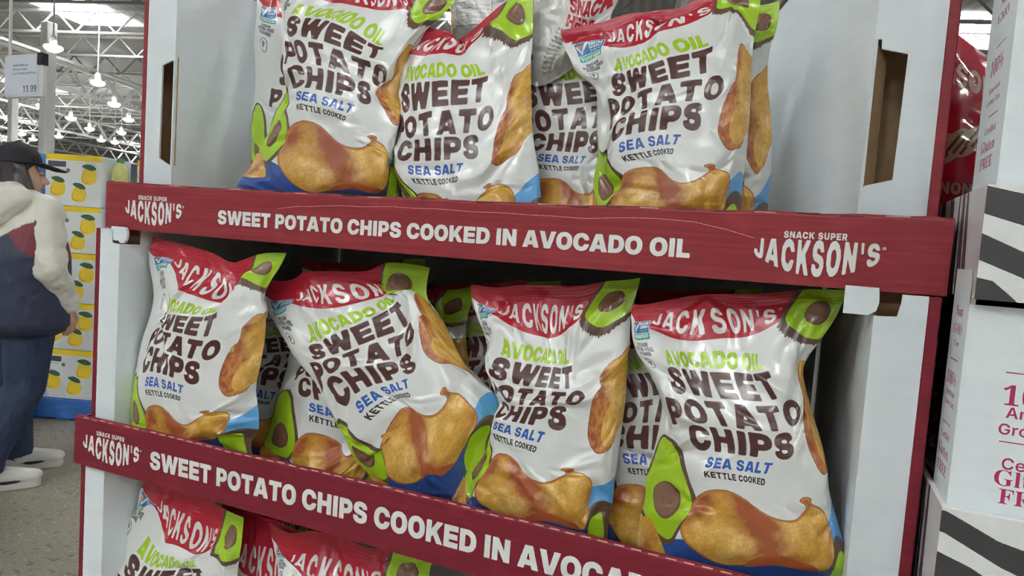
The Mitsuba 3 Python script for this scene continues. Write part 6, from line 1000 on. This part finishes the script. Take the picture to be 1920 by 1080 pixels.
# ---------------------------------------------------------------- the woman walking past
PO = np.array([-2.525, 1.377, 0.0])
PF, PR = np.array([-.20, .98, 0]), np.array([.98, .20, 0])
def at(f, r, z): return PO + PF * f + PR * r + np.array([0, 0, z])
def ball(c, rad, seg=24):
    s = m3.Manifold.sphere(1.0, seg)
    rad = (rad, rad, rad) if np.isscalar(rad) else rad
    return s.scale(rad).rotate((0, 0, math.degrees(math.atan2(PR[1], PR[0])))).translate(tuple(c))   # radii: sideways, forward, up
def limb(*joints):
    out = m3.Manifold()
    for (a, ra), (b, rb) in zip(joints, joints[1:]):
        out += m3.Manifold.batch_hull([ball(a, ra), ball(b, rb)])
    return out
def soft(man, size=.02, it=12):
    man = man.refine_to_length(size)
    mm = man.to_mesh()
    t = trimesh.Trimesh(np.array(mm.vert_properties[:, :3]), np.array(mm.tri_verts), process=True)
    trimesh.smoothing.filter_taubin(t, lamb=.5, nu=.52, iterations=it)
    return t
key = 'person'
hd = at(.025, -.015, 1.525)
HF = np.array([.35, .937, 0]); HR = np.array([.937, -.35, 0])         # the head is turned to the right
def hat(f, r, z): return hd + HF * f + HR * r + np.array([0, 0, z])
# body: head, neck, trunk, arms and hands, legs, one surface
body = limb((at(.03, 0, 1.36), .055), (hat(-.01, 0, -.06), .052))
skull = m3.Manifold.batch_hull([ball(hat(-.02, 0, .035), (.074, .092, .09)), ball(hat(.02, 0, -.03), (.062, .07, .075)), ball(hat(.055, 0, -.085), (.03, .03, .028))])
body += skull
body += m3.Manifold.batch_hull([ball(hat(.085, 0, -.005), .010), ball(hat(.108, 0, -.035), .013), ball(hat(.080, 0, -.040), .014)])        # nose
for s in (-1, 1):
    body += ball(hat(-.005, s * .073, -.012), (.012, .022, .034)) + ball(hat(.083, s * .018, -.066), (.016, .010, .006)) + ball(hat(.078, s * .031, .008), (.013, .010, .009))
body += m3.Manifold.batch_hull([ball(at(0, s * .13, 1.33), .06) for s in (-1, 1)] + [ball(at(0, s * .10, 1.05), .09) for s in (-1, 1)])
body += m3.Manifold.batch_hull([ball(at(0, s * .10, 1.05), .09) for s in (-1, 1)] + [ball(at(0, s * .09, .88), .10) for s in (-1, 1)])
ARM_R = [(at(-.01, .165, 1.345), .050), (at(-.06, .245, 1.075), .042), (at(.07, .225, .885), .030)]
ARM_L = [(at(-.01, -.165, 1.345), .050), (at(-.05, -.235, 1.08), .042), (at(.07, -.20, .885), .030)]
body += limb(*ARM_R) + limb(*ARM_L)
for s, w in ((1, at(.07, .225, .885)), (-1, at(.07, -.20, .885))):
    p = lambda f, r, z: w + PF * f + PR * r * s + np.array([0, 0, z])
    body += m3.Manifold.batch_hull([ball(p(.01, -.003, -.03), (.014, .028, .02)), ball(p(.03, -.01, -.09), (.012, .036, .012))])
    for k, (L, o) in enumerate(((.066, .030), (.075, .012), (.070, -.008), (.055, -.027))):
        body += limb((p(.030 + o, -.010, -.092), .0095), (p(.040 + o, -.020, -.092 - L * .55), .0088), (p(.040 + o * .9, -.042, -.092 - L * .95), .0078))
    body += limb((p(.045, -.002, -.045), .0105), (p(.075, -.010, -.075), .0095), (p(.078, -.020, -.105), .0085))
LEG_L = [(at(.0, -.085, .88), .090), (at(.06, -.085, .48), .055), (at(.045, -.075, .09), .040)]
LEG_R = [(at(.0, .085, .88), .090), (at(-.02, .085, .47), .055), (at(-.22, .06, .10), .040)]
body += limb(*LEG_L) + limb(*LEG_R)
FOOT = np.array([.50, .866, 0])
feet = []
for (ank, _) in (LEG_L[2], LEG_R[2]):
    a = np.array([ank[0], ank[1], 0])
    body += m3.Manifold.batch_hull([ball(a + [0, 0, .075], .036), ball(a - FOOT * .05 + [0, 0, .05], .03), ball(a + FOOT * .13 + [0, 0, .045], (.036, .036, .02))])
    feet.append(a + FOOT * .035)
add(key + '__body', soft(body, .014, 8), 'skin', smooth=True)

# jeans with flared hems
def flare(j, hem, r):
    return limb((j[0][0], .125), (j[1][0], .088), (np.array([j[2][0][0], j[2][0][1], .16]), r * .9), (np.array([j[2][0][0], j[2][0][1], .075]) + hem, r))
jeans = flare(LEG_L, FOOT * -.01, .112) + flare(LEG_R, FOOT * -.02, .106)
jeans += m3.Manifold.batch_hull([ball(at(0, s * .085, .90), .125) for s in (-1, 1)] + [ball(at(-.02, s * .08, .80), .13) for s in (-1, 1)])
jeans = jeans.trim_by_plane((0, 0, 1), .088)
add(key + '__jeans', soft(jeans, .022, 8), 'denim', smooth=True)

# jacket: white above, navy below with a maroon wedge at the side
jk = m3.Manifold.batch_hull([ball(at(-.02, s * .155, 1.345), .078) for s in (-1, 1)] + [ball(at(-.03, s * .14, 1.12), (.13, .165, .12)) for s in (-1, 1)] + [ball(at(.0, 0, 1.40), .07)])
jk += m3.Manifold.batch_hull([ball(at(-.03, s * .14, 1.12), (.13, .165, .12)) for s in (-1, 1)] + [ball(at(-.01, s * .125, .80), (.13, .175, .09)) for s in (-1, 1)])
sleeve = lambda A: limb((A[0][0], .082), (A[1][0], .082), (A[2][0] + np.array([0, 0, .01]), .055))
hood = m3.Manifold.batch_hull([ball(at(-.10, s * .11, 1.40), .055) for s in (-1, 1)] + [ball(at(-.155, 0, 1.30), .06), ball(at(-.03, 0, 1.43), .06)])
def inked(mesh, fn):
    c = fn(np.array(mesh.vertices))
    return dict(v=np.array(mesh.vertices), f=np.array(mesh.faces), c=c)
def vnormals(v, f):
    n = np.zeros_like(v); fn = np.cross(v[f[:, 1]] - v[f[:, 0]], v[f[:, 2]] - v[f[:, 0]])
    for k in range(3): np.add.at(n, f[:, k], fn)
    return n / (np.linalg.norm(n, axis=1, keepdims=True) + 1e-12)
WHT, NAVY, MAR = np.array([.62, .61, .54]), np.array([.022, .028, .052]), np.array([.12, .018, .030])
def jacket_colour(v):
    r = (v - PO) @ PR
    z = v[:, 2]
    line = 1.10 + .14 * (r + .1) / .22
    c = np.where((z > line)[:, None], WHT, NAVY)
    wedge = (z < line) & (z > line - (r - .11) * 1.5)
    return np.where(wedge[:, None], MAR, c)
t = soft(jk, .010, 10)
v, f = np.array(t.vertices), np.array(t.faces)
put(key + '__jacket', v, f, 'jacket', n=vnormals(v, f), col=jacket_colour(v))
for A in (ARM_R, ARM_L):
    t = soft(sleeve(A), .014, 8); v, f = np.array(t.vertices), np.array(t.faces)
    kk = numbered(key + '__jacket__sleeve')
    v = v + vnormals(v, f) * ((meshkit.fbm(v * 17, 3) - .5) * .03)[:, None]
    put(kk, v, f, 'jacket', n=vnormals(v, f), col=np.tile(WHT, (len(v), 1)))
t = soft(hood, .014, 8); v, f = np.array(t.vertices), np.array(t.faces)
v = v + vnormals(v, f) * ((meshkit.fbm(v * 14, 3) - .5) * .035)[:, None]
put(key + '__jacket__hood', v, f, 'jacket', n=vnormals(v, f), col=np.tile(WHT, (len(v), 1)))

# hair: long, falling over the shoulders
hair = m3.Manifold.batch_hull([ball(hat(-.03, 0, .05), (.085, .10, .07)), ball(hat(-.05, 0, -.06), (.085, .075, .06))])
hair += m3.Manifold.batch_hull([ball(hat(-.05, 0, -.06), (.085, .075, .06)), ball(hat(-.07, .01, -.16), (.095, .05, .07))])
for r0, r1, f1, z1 in ((.07, .085, .02, -.24), (.065, .10, -.02, -.20), (.03, .06, -.075, -.22), (-.02, -.01, -.085, -.21), (-.06, -.07, -.07, -.22), (.076, .088, .05, -.27)):
    hair += limb((hat(-.02, r0, .02), .030), (hat(f1 - .01, r1, z1 * .6), .026), (hat(f1, r1 + .01, z1), .010))
add(key + '__hair', soft(hair, .012, 5), 'hair', smooth=True)

# cap with brim, strap gap and button
cp = ball(hat(-.015, 0, .055), (.094, .112, .098)).trim_by_plane((0, 0, 1), hd[2] + .045)
add(key + '__cap', soft(cp, .012, 2), 'cap_cloth', smooth=40)
br = m3.Manifold.batch_hull([ball(hat(.075, s * .055, .052), (.02, .02, .006)) for s in (-1, 1)] + [ball(hat(.165, s * .035, .028), (.02, .02, .005)) for s in (-1, 1)] + [ball(hat(.178, 0, .026), (.02, .02, .005))])
add(key + '__cap__brim', soft(br, .012, 2), 'cap_cloth', smooth=True)
add(key + '__cap__button', soft(ball(hat(-.015, 0, .152), (.012, .012, .006)), .004, 2), 'cap_cloth', smooth=True)
add(key + '__cap__buckle', box(-.012, .012, -.004, .004, -.012, .012, .003).apply_translation(hat(-.118, .035, .065)), 'steel')

# sneakers: white with a thick sole and a black curved side mark
for a in feet:
    kk = numbered(key + '__sneaker')
    up = m3.Manifold.batch_hull([ball(a + [0, 0, .095], .046), ball(a - FOOT * .065 + [0, 0, .065], .040), ball(a + FOOT * .02 + [0, 0, .06], .050)]) + \
         m3.Manifold.batch_hull([ball(a + FOOT * .02 + [0, 0, .065], .050), ball(a + FOOT * .165 + [0, 0, .050], (.042, .042, .030)), ball(a + FOOT * .10 + [0, 0, .055], (.048, .048, .038))])
    up = up.trim_by_plane((0, 0, 1), .026)
    add(kk, soft(up, .010, 4), 'shoe_white', smooth=40)
    sole = trimesh.creation.extrude_polygon(sg.Polygon(sg.LineString([(-.060, 0), (.03, 0)]).buffer(.040).union(sg.LineString([(.03, .0), (.155, .0)]).buffer(.045)).exterior), .030, engine='earcut')
    add(kk + '__sole', frame(sole, a + [0, 0, .001], FOOT, (-FOOT[1], FOOT[0], 0), (0, 0, 1)), 'shoe_sole')
    sw = curve([(.115, .040), (.06, .030), (.02, .040), (-.045, .075), (.01, .055), (.05, .052)])
    m = frame(extrude(sw, .006), a + np.array([FOOT[1], -FOOT[0], 0]) * .040, FOOT, (0, 0, 1), (FOOT[1], -FOOT[0], 0))
    add(kk + '__side_mark', m, 'cap_cloth')
scene['shoe_white'] = pr((.62, .61, .57), .5, .4)
scene['shoe_sole'] = pr((.50, .49, .45), .6, .4)
tag(key, 'woman from behind in black cap, white and navy jacket, jeans, white sneakers', 'person')
labels[key + '__jacket'] = {'label': 'white windbreaker with a navy lower half and maroon wedge'}
labels[key + '__hair'] = {'label': 'long dark hair'}
